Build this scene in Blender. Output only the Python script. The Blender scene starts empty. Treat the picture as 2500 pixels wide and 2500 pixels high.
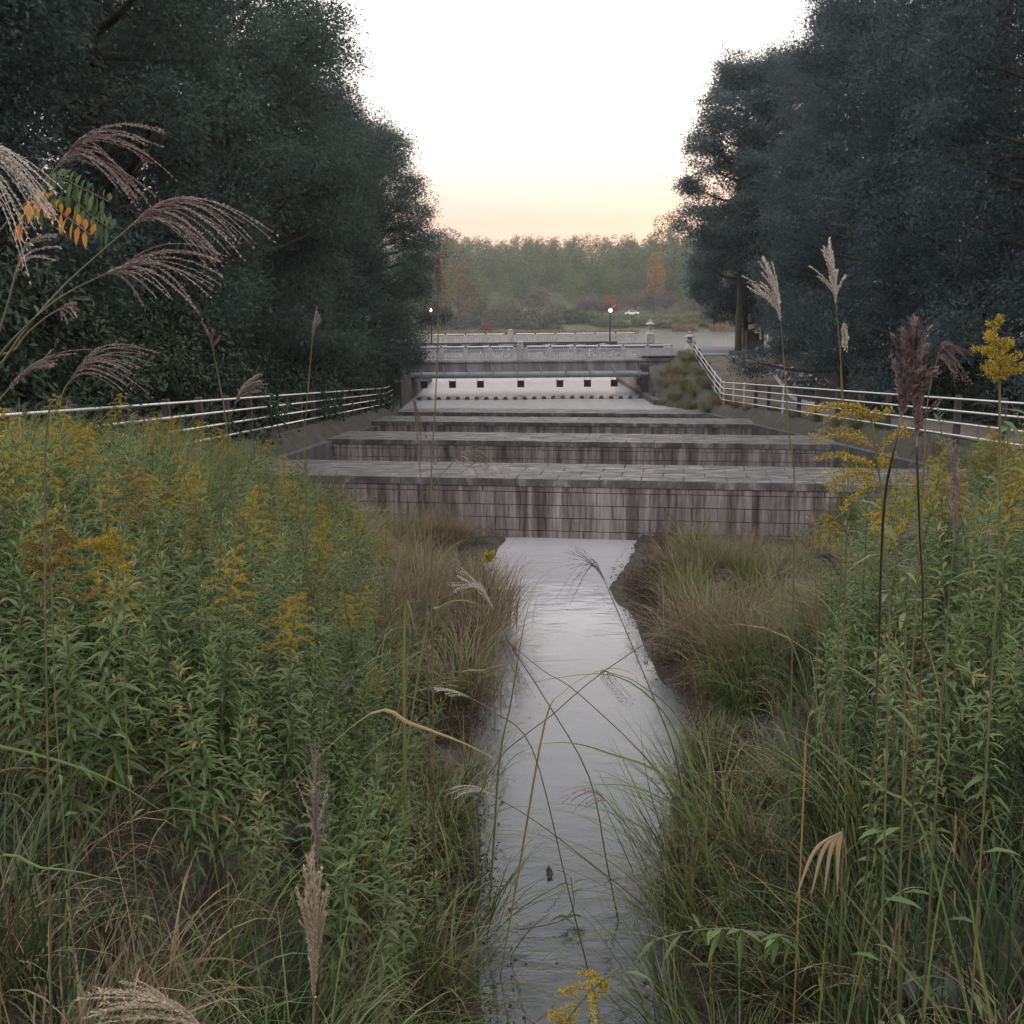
import bpy, math, random
import numpy as np
from mathutils import Matrix, Vector

SC = bpy.context.scene
COL = SC.collection
rng = np.random.default_rng(7)
random.seed(7)
R = math.radians

# ------------------------------------------------------------------ camera
EYE = np.array([0.0, 0.0, 6.15]); F = 2563.0
TH, RO = R(10.82), R(0.5)
FW = np.array([0, math.cos(TH), -math.sin(TH)])
R0 = np.array([1.0, 0, 0]); U0 = np.array([0, math.sin(TH), math.cos(TH)])
RT = math.cos(RO)*R0 - math.sin(RO)*U0
UP = math.sin(RO)*R0 + math.cos(RO)*U0
cam = bpy.data.cameras.new('camera'); cam_o = bpy.data.objects.new('camera', cam); COL.objects.link(cam_o)
cam_o.matrix_world = Matrix(((RT[0], UP[0], -FW[0], EYE[0]), (RT[1], UP[1], -FW[1], EYE[1]),
                             (RT[2], UP[2], -FW[2], EYE[2]), (0, 0, 0, 1)))
cam.sensor_width = 36; cam.lens = F/2500*36; cam.clip_start = .05; cam.clip_end = 4000
SC.camera = cam_o

# ------------------------------------------------------------------ dusk sky, weak low sun
SUN_EL, SUN_AZ = 2.0, 12.0
w = bpy.data.worlds.new('World'); SC.world = w; w.use_nodes = True
nt = w.node_tree; nt.nodes.clear()
sky = nt.nodes.new('ShaderNodeTexSky'); sky.sky_type = 'NISHITA'; sky.sun_disc = False
sky.sun_elevation = R(SUN_EL); sky.sun_rotation = R(SUN_AZ)
sky.air_density = 1.0; sky.dust_density = 1.5; sky.ozone_density = 1.0
tc = nt.nodes.new('ShaderNodeTexCoord'); sp = nt.nodes.new('ShaderNodeSeparateXYZ'); nt.links.new(tc.outputs['Generated'], sp.inputs[0])
cr = nt.nodes.new('ShaderNodeValToRGB'); nt.links.new(sp.outputs['Z'], cr.inputs[0])
for e, (p, c) in zip([cr.color_ramp.elements[0], cr.color_ramp.elements[1]]+[cr.color_ramp.elements.new(.5) for _ in range(4)],
        [(0, (.74, .5, .42)), (1, (2.05, 2.1, 2.3)), (.082, (.76, .55, .475)), (.112, (.86, .7, .62)), (.15, (1.02, .92, .86)), (.5, (1.75, 1.75, 1.82))]):
    e.position = p; e.color = (*c, 1)
ge = [e for e in cr.color_ramp.elements]
hs = nt.nodes.new('ShaderNodeMix'); hs.data_type = 'RGBA'; hs.inputs[0].default_value = .012
nt.links.new(cr.outputs[0], hs.inputs[6]); nt.links.new(sky.outputs[0], hs.inputs[7])
bg = nt.nodes.new('ShaderNodeBackground'); bg.inputs['Strength'].default_value = .1
wo = nt.nodes.new('ShaderNodeOutputWorld')
nt.links.new(hs.outputs[2], bg.inputs['Color'])
nt.links.new(bg.outputs[0], wo.inputs['Surface'])
sl = bpy.data.lights.new('sun', 'SUN'); sl.energy = .02; sl.angle = R(15); sl.color = (1, .82, .66)
so = bpy.data.objects.new('sun', sl); COL.objects.link(so)
sd = Vector((math.sin(R(SUN_AZ))*math.cos(R(SUN_EL)), math.cos(R(SUN_AZ))*math.cos(R(SUN_EL)), math.sin(R(SUN_EL))))
so.rotation_euler = sd.to_track_quat('Z', 'Y').to_euler()
so.location = (40, 200, 60)
SC.view_settings.view_transform = 'Standard'; SC.view_settings.look = 'None'
SC.view_settings.exposure = 3.8; SC.view_settings.gamma = 1
SC.render.engine = 'CYCLES'
cy = SC.cycles
cy.max_bounces = 6; cy.diffuse_bounces = 3; cy.glossy_bounces = 3; cy.transmission_bounces = 3
cy.transparent_max_bounces = 8; cy.volume_bounces = 0; cy.caustics_reflective = False; cy.caustics_refractive = False

# ------------------------------------------------------------------ helpers
def P(u, v, d):
    """point seen at photo pixel u,v (2500 px frame) standing d metres ahead"""
    r = FW + (u-1250)/F*RT - (v-1250)/F*UP
    return EYE + r*(d/r[1])

class MB:
    def __init__(s): s.v = []; s.f = []; s.t = []; s.n = 0
    def add(s, v, f, tone=0.5):
        v = np.asarray(v, float).reshape(-1, 3); f = np.asarray(f, int)
        s.v.append(v); s.f.append(f + s.n)
        t = np.asarray(tone, float)
        s.t.append(np.full(len(v), float(t)) if t.ndim == 0 else t.ravel())
        s.n += len(v)
    def mesh(s, name, m, smooth=False):
        me = bpy.data.meshes.new(name)
        V = np.concatenate(s.v); me.vertices.add(len(V)); me.vertices.foreach_set('co', V.ravel())
        sizes = np.concatenate([np.full(len(f), f.shape[1]) for f in s.f])
        loops = np.concatenate([f.ravel() for f in s.f])
        me.loops.add(len(loops)); me.loops.foreach_set('vertex_index', loops)
        me.polygons.add(len(sizes)); st = np.concatenate([[0], np.cumsum(sizes)[:-1]])
        me.polygons.foreach_set('loop_start', st.astype(np.int32))
        me.polygons.foreach_set('use_smooth', np.full(len(sizes), bool(smooth)))
        a = me.attributes.new('tone', 'FLOAT', 'POINT'); a.data.foreach_set('value', np.concatenate(s.t))
        me.update(calc_edges=True); me.materials.append(m)
        return me
    def build(s, name, m, parent=None, smooth=False):
        o = bpy.data.objects.new(name, s.mesh(name, m, smooth)); COL.objects.link(o)
        if parent is not None: o.parent = parent
        return o

def tag(o, label, cat, group=None):
    o['label'] = label; o['category'] = cat
    if group: o['group'] = group
    return o
def thing(name, label, cat, loc=(0, 0, 0), rz=0, group=None, sc=1):
    o = bpy.data.objects.new(name, None); COL.objects.link(o); o.empty_display_size = .2
    o.location = loc; o.rotation_euler = (0, 0, rz); o.scale = (sc, sc, sc)
    return tag(o, label, cat, group)
def struct(o, kind='structure'):
    o['kind'] = kind; return o
KIDS = {}
def kids(o):
    if o.name not in KIDS: KIDS[o.name] = list(o.children)
    return KIDS[o.name]
def dup(root, loc, rz=0, sc=1, label=None, group=None, tilt=(0, 0)):
    r = root.copy(); COL.objects.link(r); r.location = loc; r.rotation_euler = (tilt[0], tilt[1], rz)
    r.scale = sc if hasattr(sc, '__len__') else (sc, sc, sc)
    if label: r['label'] = label
    if group: r['group'] = group
    for ch in kids(root):
        c = ch.copy(); COL.objects.link(c); c.parent = r
        for g in kids(ch):
            d = g.copy(); COL.objects.link(d); d.parent = c
    return r
def norm(a): return a/np.maximum(np.linalg.norm(a, axis=-1, keepdims=True), 1e-9)
def U(a, b, n=None): return rng.uniform(a, b, n)
def rdir(n):
    return norm(rng.normal(size=(n, 3)))

def box(mb, x0, x1, y0, y1, z0, z1, tone=.5, bev=0.0):
    if bev:
        b = bev
        prof = [(x0+b, x1-b, y0+b, y1-b, z0), (x0, x1, y0, y1, z0+b), (x0, x1, y0, y1, z1-b), (x0+b, x1-b, y0+b, y1-b, z1)]
    else: prof = [(x0, x1, y0, y1, z0), (x0, x1, y0, y1, z1)]
    v = []; f = []
    for (a, c, d, e, z) in prof: v += [(a, d, z), (c, d, z), (c, e, z), (a, e, z)]
    for k in range(len(prof)-1):
        for i in range(4): f.append((4*k+i, 4*k+(i+1) % 4, 4*k+4+(i+1) % 4, 4*k+4+i))
    f.append((3, 2, 1, 0)); n = 4*(len(prof)-1); f.append((n, n+1, n+2, n+3))
    mb.add(v, f, tone)
def tube(mb, pts, rad, sides=6, tone=.5, cap=True):
    pts = np.asarray(pts, float); n = len(pts); rad = np.broadcast_to(np.asarray(rad, float), (n,))
    d = norm(np.gradient(pts, axis=0)); ref = np.array([0, 0, 1.0])
    if abs(d[:, 2]).mean() > .8: ref = np.array([1.0, 0, 0])
    a = norm(np.cross(d, ref)); b = np.cross(d, a)
    an = np.arange(sides)*2*math.pi/sides
    v = pts[:, None]+rad[:, None, None]*(np.cos(an)[None, :, None]*a[:, None]+np.sin(an)[None, :, None]*b[:, None])
    i = np.arange(n-1)[:, None]*sides; j = np.arange(sides)[None]; k = (j+1) % sides
    f = np.stack([i+j, i+k, i+sides+k, i+sides+j], -1).reshape(-1, 4)
    mb.add(v, f, tone)
    if cap and sides == 4:
        mb.add(v[0], [(3, 2, 1, 0)], tone); mb.add(v[-1], [(0, 1, 2, 3)], tone)
    elif cap and sides > 4:
        mb.add(v[0], [tuple(range(sides))[::-1]], tone); mb.add(v[-1], [tuple(range(sides))], tone)
def bez(pts, n=14):
    """smooth curve through points (Catmull-Rom)"""
    p = np.asarray(pts, float)
    if len(p) == 2: return p[0]+(p[1]-p[0])*np.linspace(0, 1, n)[:, None]
    q = np.concatenate([[2*p[0]-p[1]], p, [2*p[-1]-p[-2]]])
    out = []; m = max(2, n//(len(p)-1))
    for i in range(len(p)-1):
        a, b, c, d = q[i:i+4]; t = np.linspace(0, 1, m, endpoint=False)[:, None]
        out.append(.5*((2*b)+(c-a)*t+(2*a-5*b+4*c-d)*t*t+(3*b-a-3*c+d)*t**3))
    return np.concatenate(out+[p[-1:]])
def lathe(mb, prof, sides=10, c=(0, 0, 0), tone=.5, ph=0):
    pts = np.array(prof, float); an = np.arange(sides)*2*math.pi/sides+ph
    v = np.stack([pts[:, None, 0]*np.cos(an)+c[0], pts[:, None, 0]*np.sin(an)+c[1], np.repeat(pts[:, 1:2], sides, 1)+c[2]], -1)
    i = np.arange(len(pts)-1)[:, None]*sides; j = np.arange(sides)[None]; k = (j+1) % sides
    mb.add(v, np.stack([i+j, i+k, i+sides+k, i+sides+j], -1).reshape(-1, 4), tone)
def ribbon(mb, pts, wid, side, tone=.5, fold=.25):
    """grass blade along one curve with a folded midrib"""
    pts = np.asarray(pts, float); n = len(pts); t = np.linspace(0, 1, n)
    wd = wid*np.minimum(1, .45+t*3)*(1-t**2.2)
    s = norm(np.broadcast_to(side, (n, 3))); d = norm(np.gradient(pts, axis=0)); nn = np.cross(s, d)
    v = np.stack([pts-s*wd[:, None]/2+nn*wd[:, None]*fold, pts, pts+s*wd[:, None]/2+nn*wd[:, None]*fold], 1)
    i = np.arange(n-1)[:, None]*3; j = np.arange(2)[None]
    mb.add(v, np.stack([i+j, i+j+1, i+j+4, i+j+3], -1).reshape(-1, 4), tone)
def blades(mb, base, az, L, wd, th0, bend, seg=6, tone=.5, pw=1.4):
    """many arching grass blades at once"""
    N = len(base); t = np.linspace(0, 1, seg+1); tm = (t[1:]+t[:-1])/2
    th = th0[:, None]+bend[:, None]*tm[None]**pw
    h = np.concatenate([np.zeros((N, 1)), np.cumsum(np.sin(th)*L[:, None]/seg, 1)], 1)
    z = np.concatenate([np.zeros((N, 1)), np.cumsum(np.cos(th)*L[:, None]/seg, 1)], 1)
    ca, sa = np.cos(az)[:, None], np.sin(az)[:, None]
    c = np.stack([base[:, :1]+h*ca, base[:, 1:2]+h*sa, base[:, 2:3]+z], -1)
    tw = U(-.6, .6, N)[:, None]
    side = np.stack([-np.sin(az)[:, None]*np.ones_like(h), np.cos(az)[:, None]*np.ones_like(h), tw*np.ones_like(h)], -1)
    side = norm(side)
    prof = wd[:, None]*np.minimum(1, .5+t*2.5)[None]*(1-t**2)[None]*.5+.0006
    v = np.stack([c-side*prof[..., None], c+side*prof[..., None]], 2)
    b = (np.arange(N)*(seg+1)*2)[:, None]; i = (np.arange(seg)*2)[None]
    f = np.stack([b+i, b+i+1, b+i+3, b+i+2], -1).reshape(-1, 4)
    tn = np.repeat(np.broadcast_to(np.asarray(tone, float), (N,)), (seg+1)*2)
    mb.add(v, f, tn)
def kites(mb, base, d, nrm, L, W, tone):
    """many simple pointed leaves, one quad each"""
    N = len(base); d = norm(d); s = norm(np.cross(d, nrm)); nn = np.cross(s, d)
    L = np.broadcast_to(L, (N,))[:, None]; W = np.broadcast_to(W, (N,))[:, None]
    v = np.stack([base, base+d*L*.45+s*W/2+nn*W*.15, base+d*L, base+d*L*.45-s*W/2+nn*W*.15], 1)
    f = (np.arange(N)*4)[:, None]+np.arange(4)[None]
    mb.add(v, f, np.repeat(np.broadcast_to(tone, (N,)), 4))
def leaves(mb, base, d, L, W, tone, droop=.35):
    """lance leaves with folded midrib and drooping tip (7 verts)"""
    N = len(base); d = norm(d); up = np.array([0, 0, 1.0]); s = norm(np.cross(d, up)+rng.normal(size=(N, 3))*.25)
    nn = np.cross(s, d); L = np.broadcast_to(L, (N,))[:, None]; W = np.broadcast_to(W, (N,))[:, None]
    dr = np.broadcast_to(droop, (N,))[:, None]*L
    dn = np.array([0, 0, -1.0])
    c1 = base+d*L*.38+dn*dr*.12; c2 = base+d*L*.72+dn*dr*.5; tip = base+d*L*.97+dn*dr
    lift = nn*W*.18
    v = np.stack([base, c1-s*W/2+lift, c1, c1+s*W/2+lift, c2-s*W*.33+lift*.6, c2, c2+s*W*.33+lift*.6, tip], 1)
    b = (np.arange(N)*8)[:, None, None]
    q = np.array([[1, 2, 5, 4], [2, 3, 6, 5]]); t3 = np.array([[0, 2, 1], [0, 3, 2], [4, 5, 7], [5, 6, 7]])
    n0 = mb.n
    mb.add(v, (b+q[None]).reshape(-1, 4), np.repeat(np.broadcast_to(tone, (N,)), 8))
    mb.f.append((b+t3[None]).reshape(-1, 3)+n0)

# ------------------------------------------------------------------ materials
def newmat(name):
    m = bpy.data.materials.new(name); m.use_nodes = True; n = m.node_tree; n.nodes.clear()
    out = n.nodes.new('ShaderNodeOutputMaterial'); return m, n, out
def ramp(n, fac, cols):
    r = n.nodes.new('ShaderNodeValToRGB'); el = r.color_ramp.elements
    while len(el) < len(cols): el.new(.5)
    for e, (p, c) in zip(el, cols): e.position = p; e.color = (*c, 1)
    n.links.new(fac, r.inputs[0]); return r.outputs[0]
def math_(n, op, a, b=None):
    m = n.nodes.new('ShaderNodeMath'); m.operation = op
    for i, x in enumerate((a, b)):
        if x is None: continue
        if isinstance(x, (int, float)): m.inputs[i].default_value = x
        else: n.links.new(x, m.inputs[i])
    return m.outputs[0]
def noise(n, scale, detail=4, vec=None, rough=.55, stretch=None):
    t = n.nodes.new('ShaderNodeTexNoise'); t.inputs['Scale'].default_value = scale
    t.inputs['Detail'].default_value = detail; t.inputs['Roughness'].default_value = rough
    if vec is None:
        g = n.nodes.new('ShaderNodeNewGeometry'); vec = g.outputs['Position']
    if stretch:
        mp = n.nodes.new('ShaderNodeMapping'); mp.inputs['Scale'].default_value = stretch
        n.links.new(vec, mp.inputs[0]); vec = mp.outputs[0]
    n.links.new(vec, t.inputs['Vector']); return t.outputs['Fac']
def mixc(n, fac, a, b, mode='MIX'):
    m = n.nodes.new('ShaderNodeMix'); m.data_type = 'RGBA'; m.blend_type = mode
    for s, x in ((m.inputs[0], fac), (m.inputs[6], a), (m.inputs[7], b)):
        if isinstance(x, (int, float)): s.default_value = x
        elif isinstance(x, tuple): s.default_value = (*x, 1)
        else: n.links.new(x, s)
    return m.outputs[2]
def foliage(name, cols, trans=.25, rough=.5, spec=.35, obj_var=.2, patch=0.0):
    """leaf material: colour from the per-leaf tone, shifted per plant"""
    m, n, out = newmat(name)
    a = n.nodes.new('ShaderNodeAttribute'); a.attribute_name = 'tone'
    oi = n.nodes.new('ShaderNodeObjectInfo')
    f = math_(n, 'ADD', a.outputs['Fac'], math_(n, 'MULTIPLY', math_(n, 'SUBTRACT', oi.outputs['Random'], .5), obj_var))
    if patch: f = math_(n, 'ADD', f, math_(n, 'MULTIPLY', math_(n, 'SUBTRACT', noise(n, .22, 2), .5), patch))
    c = ramp(n, f, cols)
    b = n.nodes.new('ShaderNodeBsdfPrincipled'); b.inputs['Roughness'].default_value = rough
    b.inputs['Specular IOR Level'].default_value = spec
    n.links.new(c, b.inputs['Base Color'])
    if trans:
        t = n.nodes.new('ShaderNodeBsdfTranslucent'); n.links.new(c, t.inputs[0])
        mx = n.nodes.new('ShaderNodeMixShader'); mx.inputs[0].default_value = trans
        n.links.new(b.outputs[0], mx.inputs[1]); n.links.new(t.outputs[0], mx.inputs[2]); n.links.new(mx.outputs[0], out.inputs[0])
    else: n.links.new(b.outputs[0], out.inputs[0])
    return m
def solid(name, c1, c2=None, scale=3, rough=.7, metal=0, bump=0, stretch=None, spec=.4, lo=.35, hi=.65, tone_amt=0):
    m, n, out = newmat(name); b = n.nodes.new('ShaderNodeBsdfPrincipled')
    b.inputs['Roughness'].default_value = rough; b.inputs['Metallic'].default_value = metal
    b.inputs['Specular IOR Level'].default_value = spec
    nz = noise(n, scale, 6, stretch=stretch)
    c = ramp(n, nz, [(lo, c1), (hi, c2 or c1)])
    if tone_amt:
        a = n.nodes.new('ShaderNodeAttribute'); a.attribute_name = 'tone'
        g = math_(n, 'ADD', math_(n, 'MULTIPLY', math_(n, 'SUBTRACT', a.outputs['Fac'], .5), tone_amt), 1.0)
        vm = n.nodes.new('ShaderNodeVectorMath'); vm.operation = 'SCALE'
        n.links.new(c, vm.inputs[0]); n.links.new(g, vm.inputs['Scale']); c = vm.outputs[0]
    n.links.new(c, b.inputs['Base Color'])
    if bump:
        bp = n.nodes.new('ShaderNodeBump'); bp.inputs['Strength'].default_value = bump; bp.inputs['Distance'].default_value = .02
        n.links.new(noise(n, scale*8, 6), bp.inputs['Height']); n.links.new(bp.outputs[0], b.inputs['Normal'])
    n.links.new(b.outputs[0], out.inputs[0]); return m
def emit(name, c, s):
    m, n, out = newmat(name); e = n.nodes.new('ShaderNodeEmission')
    e.inputs[0].default_value = (*c, 1); e.inputs[1].default_value = s; n.links.new(e.outputs[0], out.inputs[0]); return m

M = {}
M['tree'] = foliage('tree_leaves', [(0, (.038, .058, .055)), (.5, (.08, .11, .095)), (1, (.13, .16, .125))], .42, .7, .05, .25, .8)
M['tree_r'] = foliage('cedar_leaves', [(0, (.04, .06, .068)), (.5, (.085, .117, .122)), (1, (.14, .17, .155))], .42, .7, .05, .25, .8)
M['shrub'] = foliage('shrub_leaves', [(0, (.018, .03, .018)), (.5, (.03, .048, .028)), (1, (.06, .08, .035))], .15, .5, .3)
M['bark'] = solid('bark', (.03, .025, .02), (.07, .06, .05), 4, .9, bump=.6, stretch=(6, 6, 1))
M['bamboo'] = foliage('far_bamboo', [(0, (.05, .07, .028)), (.5, (.105, .13, .055)), (1, (.19, .205, .095))], .25, .7, .1, 0)
M['far_green'] = foliage('far_green', [(0, (.05, .065, .03)), (.5, (.085, .1, .045)), (1, (.15, .155, .07))], .2, .6, .2)
M['far_willow'] = foliage('far_willow', [(0, (.08, .075, .055)), (.5, (.13, .12, .085)), (1, (.2, .185, .13))], .2, .7, .2)
M['far_red'] = foliage('far_red', [(0, (.1, .04, .03)), (.5, (.2, .065, .05)), (1, (.28, .11, .08))], .2, .7, .2)
M['far_gold'] = foliage('far_gold', [(0, (.16, .085, .03)), (.5, (.3, .16, .05)), (1, (.4, .24, .09))], .2, .7, .2)
M['far_olive'] = foliage('far_olive', [(0, (.07, .06, .028)), (.5, (.13, .105, .045)), (1, (.2, .16, .07))], .2, .7, .2)
M['twig'] = foliage('cherry_twigs', [(0, (.1, .075, .065)), (1, (.2, .15, .135))], 0, .8, .2)
M['reed'] = foliage('reeds', [(0, (.16, .11, .05)), (1, (.34, .23, .11))], .2, .8, .2)
M['golden_leaf'] = foliage('goldenrod_leaves', [(0, (.05, .07, .018)), (.35, (.085, .13, .034)), (.7, (.14, .19, .062)), (.93, (.21, .21, .08)), (1, (.3, .22, .07))], .38, .45, .45, .3)
M['golden_stem'] = solid('goldenrod_stem', (.07, .09, .03), (.12, .1, .045), 9, .7)
M['flower'] = foliage('goldenrod_flowers', [(0, (.17, .12, .025)), (.4, (.33, .24, .03)), (1, (.48, .37, .06))], .25, .7, .2, .15)
M['flower_old'] = foliage('faded_flowers', [(0, (.09, .065, .025)), (.5, (.17, .12, .035)), (1, (.3, .22, .06))], .25, .8, .2, .2)
M['blade'] = foliage('grass_blades', [(0, (.05, .08, .02)), (.45, (.11, .15, .04)), (.8, (.18, .2, .07)), (.93, (.3, .24, .1)), (1, (.36, .2, .07))], .3, .45, .5, .2)
M['blade_dark'] = foliage('dark_blades', [(0, (.018, .035, .014)), (.6, (.045, .075, .028)), (1, (.1, .125, .05))], .25, .6, .25, .2)
M['dry'] = foliage('dry_blades', [(0, (.1, .07, .04)), (.5, (.2, .14, .08)), (1, (.36, .28, .17))], .25, .7, .3, .2)
M['pink'] = foliage('pink_grass', [(0, (.1, .08, .045)), (.35, (.22, .15, .115)), (.6, (.19, .18, .08)), (.8, (.25, .2, .12)), (1, (.42, .32, .25))], .3, .7, .2, .25)
M['brown'] = foliage('brown_weed', [(0, (.03, .022, .016)), (.5, (.075, .045, .032)), (.85, (.13, .07, .05)), (1, (.09, .1, .04))], .2, .7, .3, .2)
M['stalk'] = solid('grass_stalk', (.05, .065, .025), (.13, .1, .05), 5, .6)
M['plume'] = foliage('purple_plume', [(0, (.12, .085, .078)), (.5, (.25, .185, .17)), (1, (.46, .38, .35))], .3, .6, .4, .15)
M['plume_white'] = foliage('silver_plume', [(0, (.3, .26, .22)), (.5, (.48, .43, .37)), (1, (.66, .61, .54))], .35, .6, .4, .1)
M['plume_tan'] = foliage('tan_plume', [(0, (.22, .17, .12)), (.5, (.36, .29, .21)), (1, (.52, .44, .33))], .3, .7, .3, .1)
M['plume_dark'] = foliage('dark_plume', [(0, (.085, .05, .052)), (.5, (.15, .1, .1)), (1, (.24, .18, .175))], .3, .7, .3, .1)
M['steel'] = solid('galvanised_rail', (.5, .5, .51), (.62, .62, .63), 5, .38, .55)
M['post'] = solid('fence_post', (.045, .04, .038), (.085, .075, .07), 6, .8, bump=.3)
M['white'] = solid('white_paint', (.68, .68, .67), (.8, .8, .79), 4, .45)
M['conc'] = solid('concrete', (.22, .205, .2), (.38, .36, .345), 1.3, .85, bump=.3)
M['conc_dark'] = solid('damp_concrete', (.045, .042, .04), (.11, .104, .1), .9, .85, bump=.3, stretch=(1, 1, .3))
M['bal'] = solid('balustrade_stone', (.4, .385, .39), (.54, .52, .52), 2.2, .8, bump=.2)
M['girder'] = solid('girder_concrete', (.16, .14, .14), (.36, .33, .33), 1.1, .85, bump=.2, stretch=(1.6, 1, .16))
M['beige'] = solid('quay_wall', (.22, .18, .15), (.3, .25, .21), .8, .85, bump=.2, stretch=(1, 1, .4))
M['lantern'] = solid('lantern_stone', (.3, .29, .28), (.46, .45, .44), 5, .85, bump=.4)
M['pipe'] = solid('grey_pipe', (.2, .21, .235), (.27, .28, .305), 2, .5, .2)
M['panel'] = solid('hanging_panel', (.17, .16, .165), (.21, .2, .205), 3, .7)
M['rubber'] = solid('black_rubber', (.015, .015, .015), (.03, .03, .03), 6, .7)
M['float'] = solid('float_plastic', (.025, .022, .02), (.05, .045, .04), 6, .6)
M['asphalt'] = solid('asphalt', (.085, .088, .098), (.12, .122, .132), 6, .85, bump=.2)
M['paintline'] = solid('road_paint', (.5, .5, .5), (.7, .7, .7), 4, .7)
M['path'] = solid('path_dirt', (.085, .07, .058), (.155, .13, .11), 1.1, .95, bump=.5)
M['metal_dark'] = solid('dark_metal', (.03, .03, .034), (.05, .05, .055), 5, .5, .5)
M['chrome'] = solid('bike_metal', (.5, .5, .52), (.65, .65, .66), 5, .25, .9)
M['bike_blue'] = solid('blue_paint', (.03, .05, .13), (.05, .07, .16), 5, .4)
M['bike_grey'] = solid('silver_paint', (.3, .31, .33), (.4, .41, .43), 5, .35, .5)
M['carwhite'] = solid('car_paint', (.7, .7, .72), (.75, .75, .77), 2, .3)
M['glass'] = solid('dark_glass', (.02, .022, .025), (.03, .03, .035), 3, .1)
M['lamp'] = emit('lamp_light', (.95, 1, .95), 2.4)
M['brownwood'] = solid('brown_board', (.05, .035, .03), (.08, .06, .05), 5, .8)
M['signwhite'] = solid('sign_face', (.5, .5, .55), (.62, .62, .66), 3, .6)
M['orange_leaf'] = foliage('orange_leaf', [(0, (.4, .15, .02)), (1, (.55, .27, .04))], .35, .5, .3, 0)
M['green_leaf'] = foliage('pinnate_leaf', [(0, (.05, .09, .03)), (1, (.1, .14, .04))], .35, .5, .3, 0)
M['twigdark'] = solid('dead_twig', (.06, .045, .035), (.14, .11, .085), 8, .9)

def weir_mat():
    """wet block wall: per block tone, dark vertical run-off streaks, pale lime"""
    m, n, out = newmat('weir_blocks'); b = n.nodes.new('ShaderNodeBsdfPrincipled')
    a = n.nodes.new('ShaderNodeAttribute'); a.attribute_name = 'tone'
    g = n.nodes.new('ShaderNodeNewGeometry')
    st = noise(n, 1.0, 5, stretch=(2.3, 2.3, .16), rough=.75)
    st2 = noise(n, 1.0, 3, stretch=(13, 13, .8), rough=.65)
    f = math_(n, 'ADD', math_(n, 'MULTIPLY', st, .75), math_(n, 'MULTIPLY', st2, .25))
    c = ramp(n, f, [(.38, (.045, .032, .03)), (.45, (.11, .087, .083)), (.52, (.2, .172, .166)), (.62, (.36, .33, .32))])
    c = mixc(n, math_(n, 'MULTIPLY', a.outputs['Fac'], .3), c, (.09, .072, .068))
    n.links.new(c, b.inputs['Base Color']); b.inputs['Roughness'].default_value = .7
    bp = n.nodes.new('ShaderNodeBump'); bp.inputs['Strength'].default_value = .5; bp.inputs['Distance'].default_value = .02
    n.links.new(noise(n, 25, 6), bp.inputs['Height']); n.links.new(bp.outputs[0], b.inputs['Normal'])
    n.links.new(b.outputs[0], out.inputs[0]); return m
def weirtop_mat():
    m, n, out = newmat('weir_crest'); b = n.nodes.new('ShaderNodeBsdfPrincipled')
    nz = noise(n, 1.0, 6, stretch=(1.6, 5, 1), rough=.75)
    c = ramp(n, nz, [(.38, (.045, .038, .036)), (.52, (.1, .09, .088)), (.66, (.26, .24, .235))])
    ms = noise(n, .7, 5, stretch=(.7, 2.5, 1), rough=.7)
    c = mixc(n, ramp(n, ms, [(.6, (0, 0, 0)), (.68, (.8, .8, .8))]), c, (.07, .085, .03))
    n.links.new(c, b.inputs['Base Color'])
    rr = n.nodes.new('ShaderNodeMapRange'); rr.inputs[3].default_value = .5; rr.inputs[4].default_value = .85
    n.links.new(noise(n, 1.4, 5, stretch=(1, 3, 1)), rr.inputs[0]); rr.inputs[1].default_value = .35; rr.inputs[2].default_value = .62
    n.links.new(rr.outputs[0], b.inputs['Roughness'])
    bp = n.nodes.new('ShaderNodeBump'); bp.inputs['Strength'].default_value = .5; bp.inputs['Distance'].default_value = .012
    n.links.new(noise(n, 9, 6), bp.inputs['Height']); n.links.new(bp.outputs[0], b.inputs['Normal'])
    n.links.new(b.outputs[0], out.inputs[0]); return m
M['weir'] = weir_mat(); M['weirtop'] = weirtop_mat()
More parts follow.
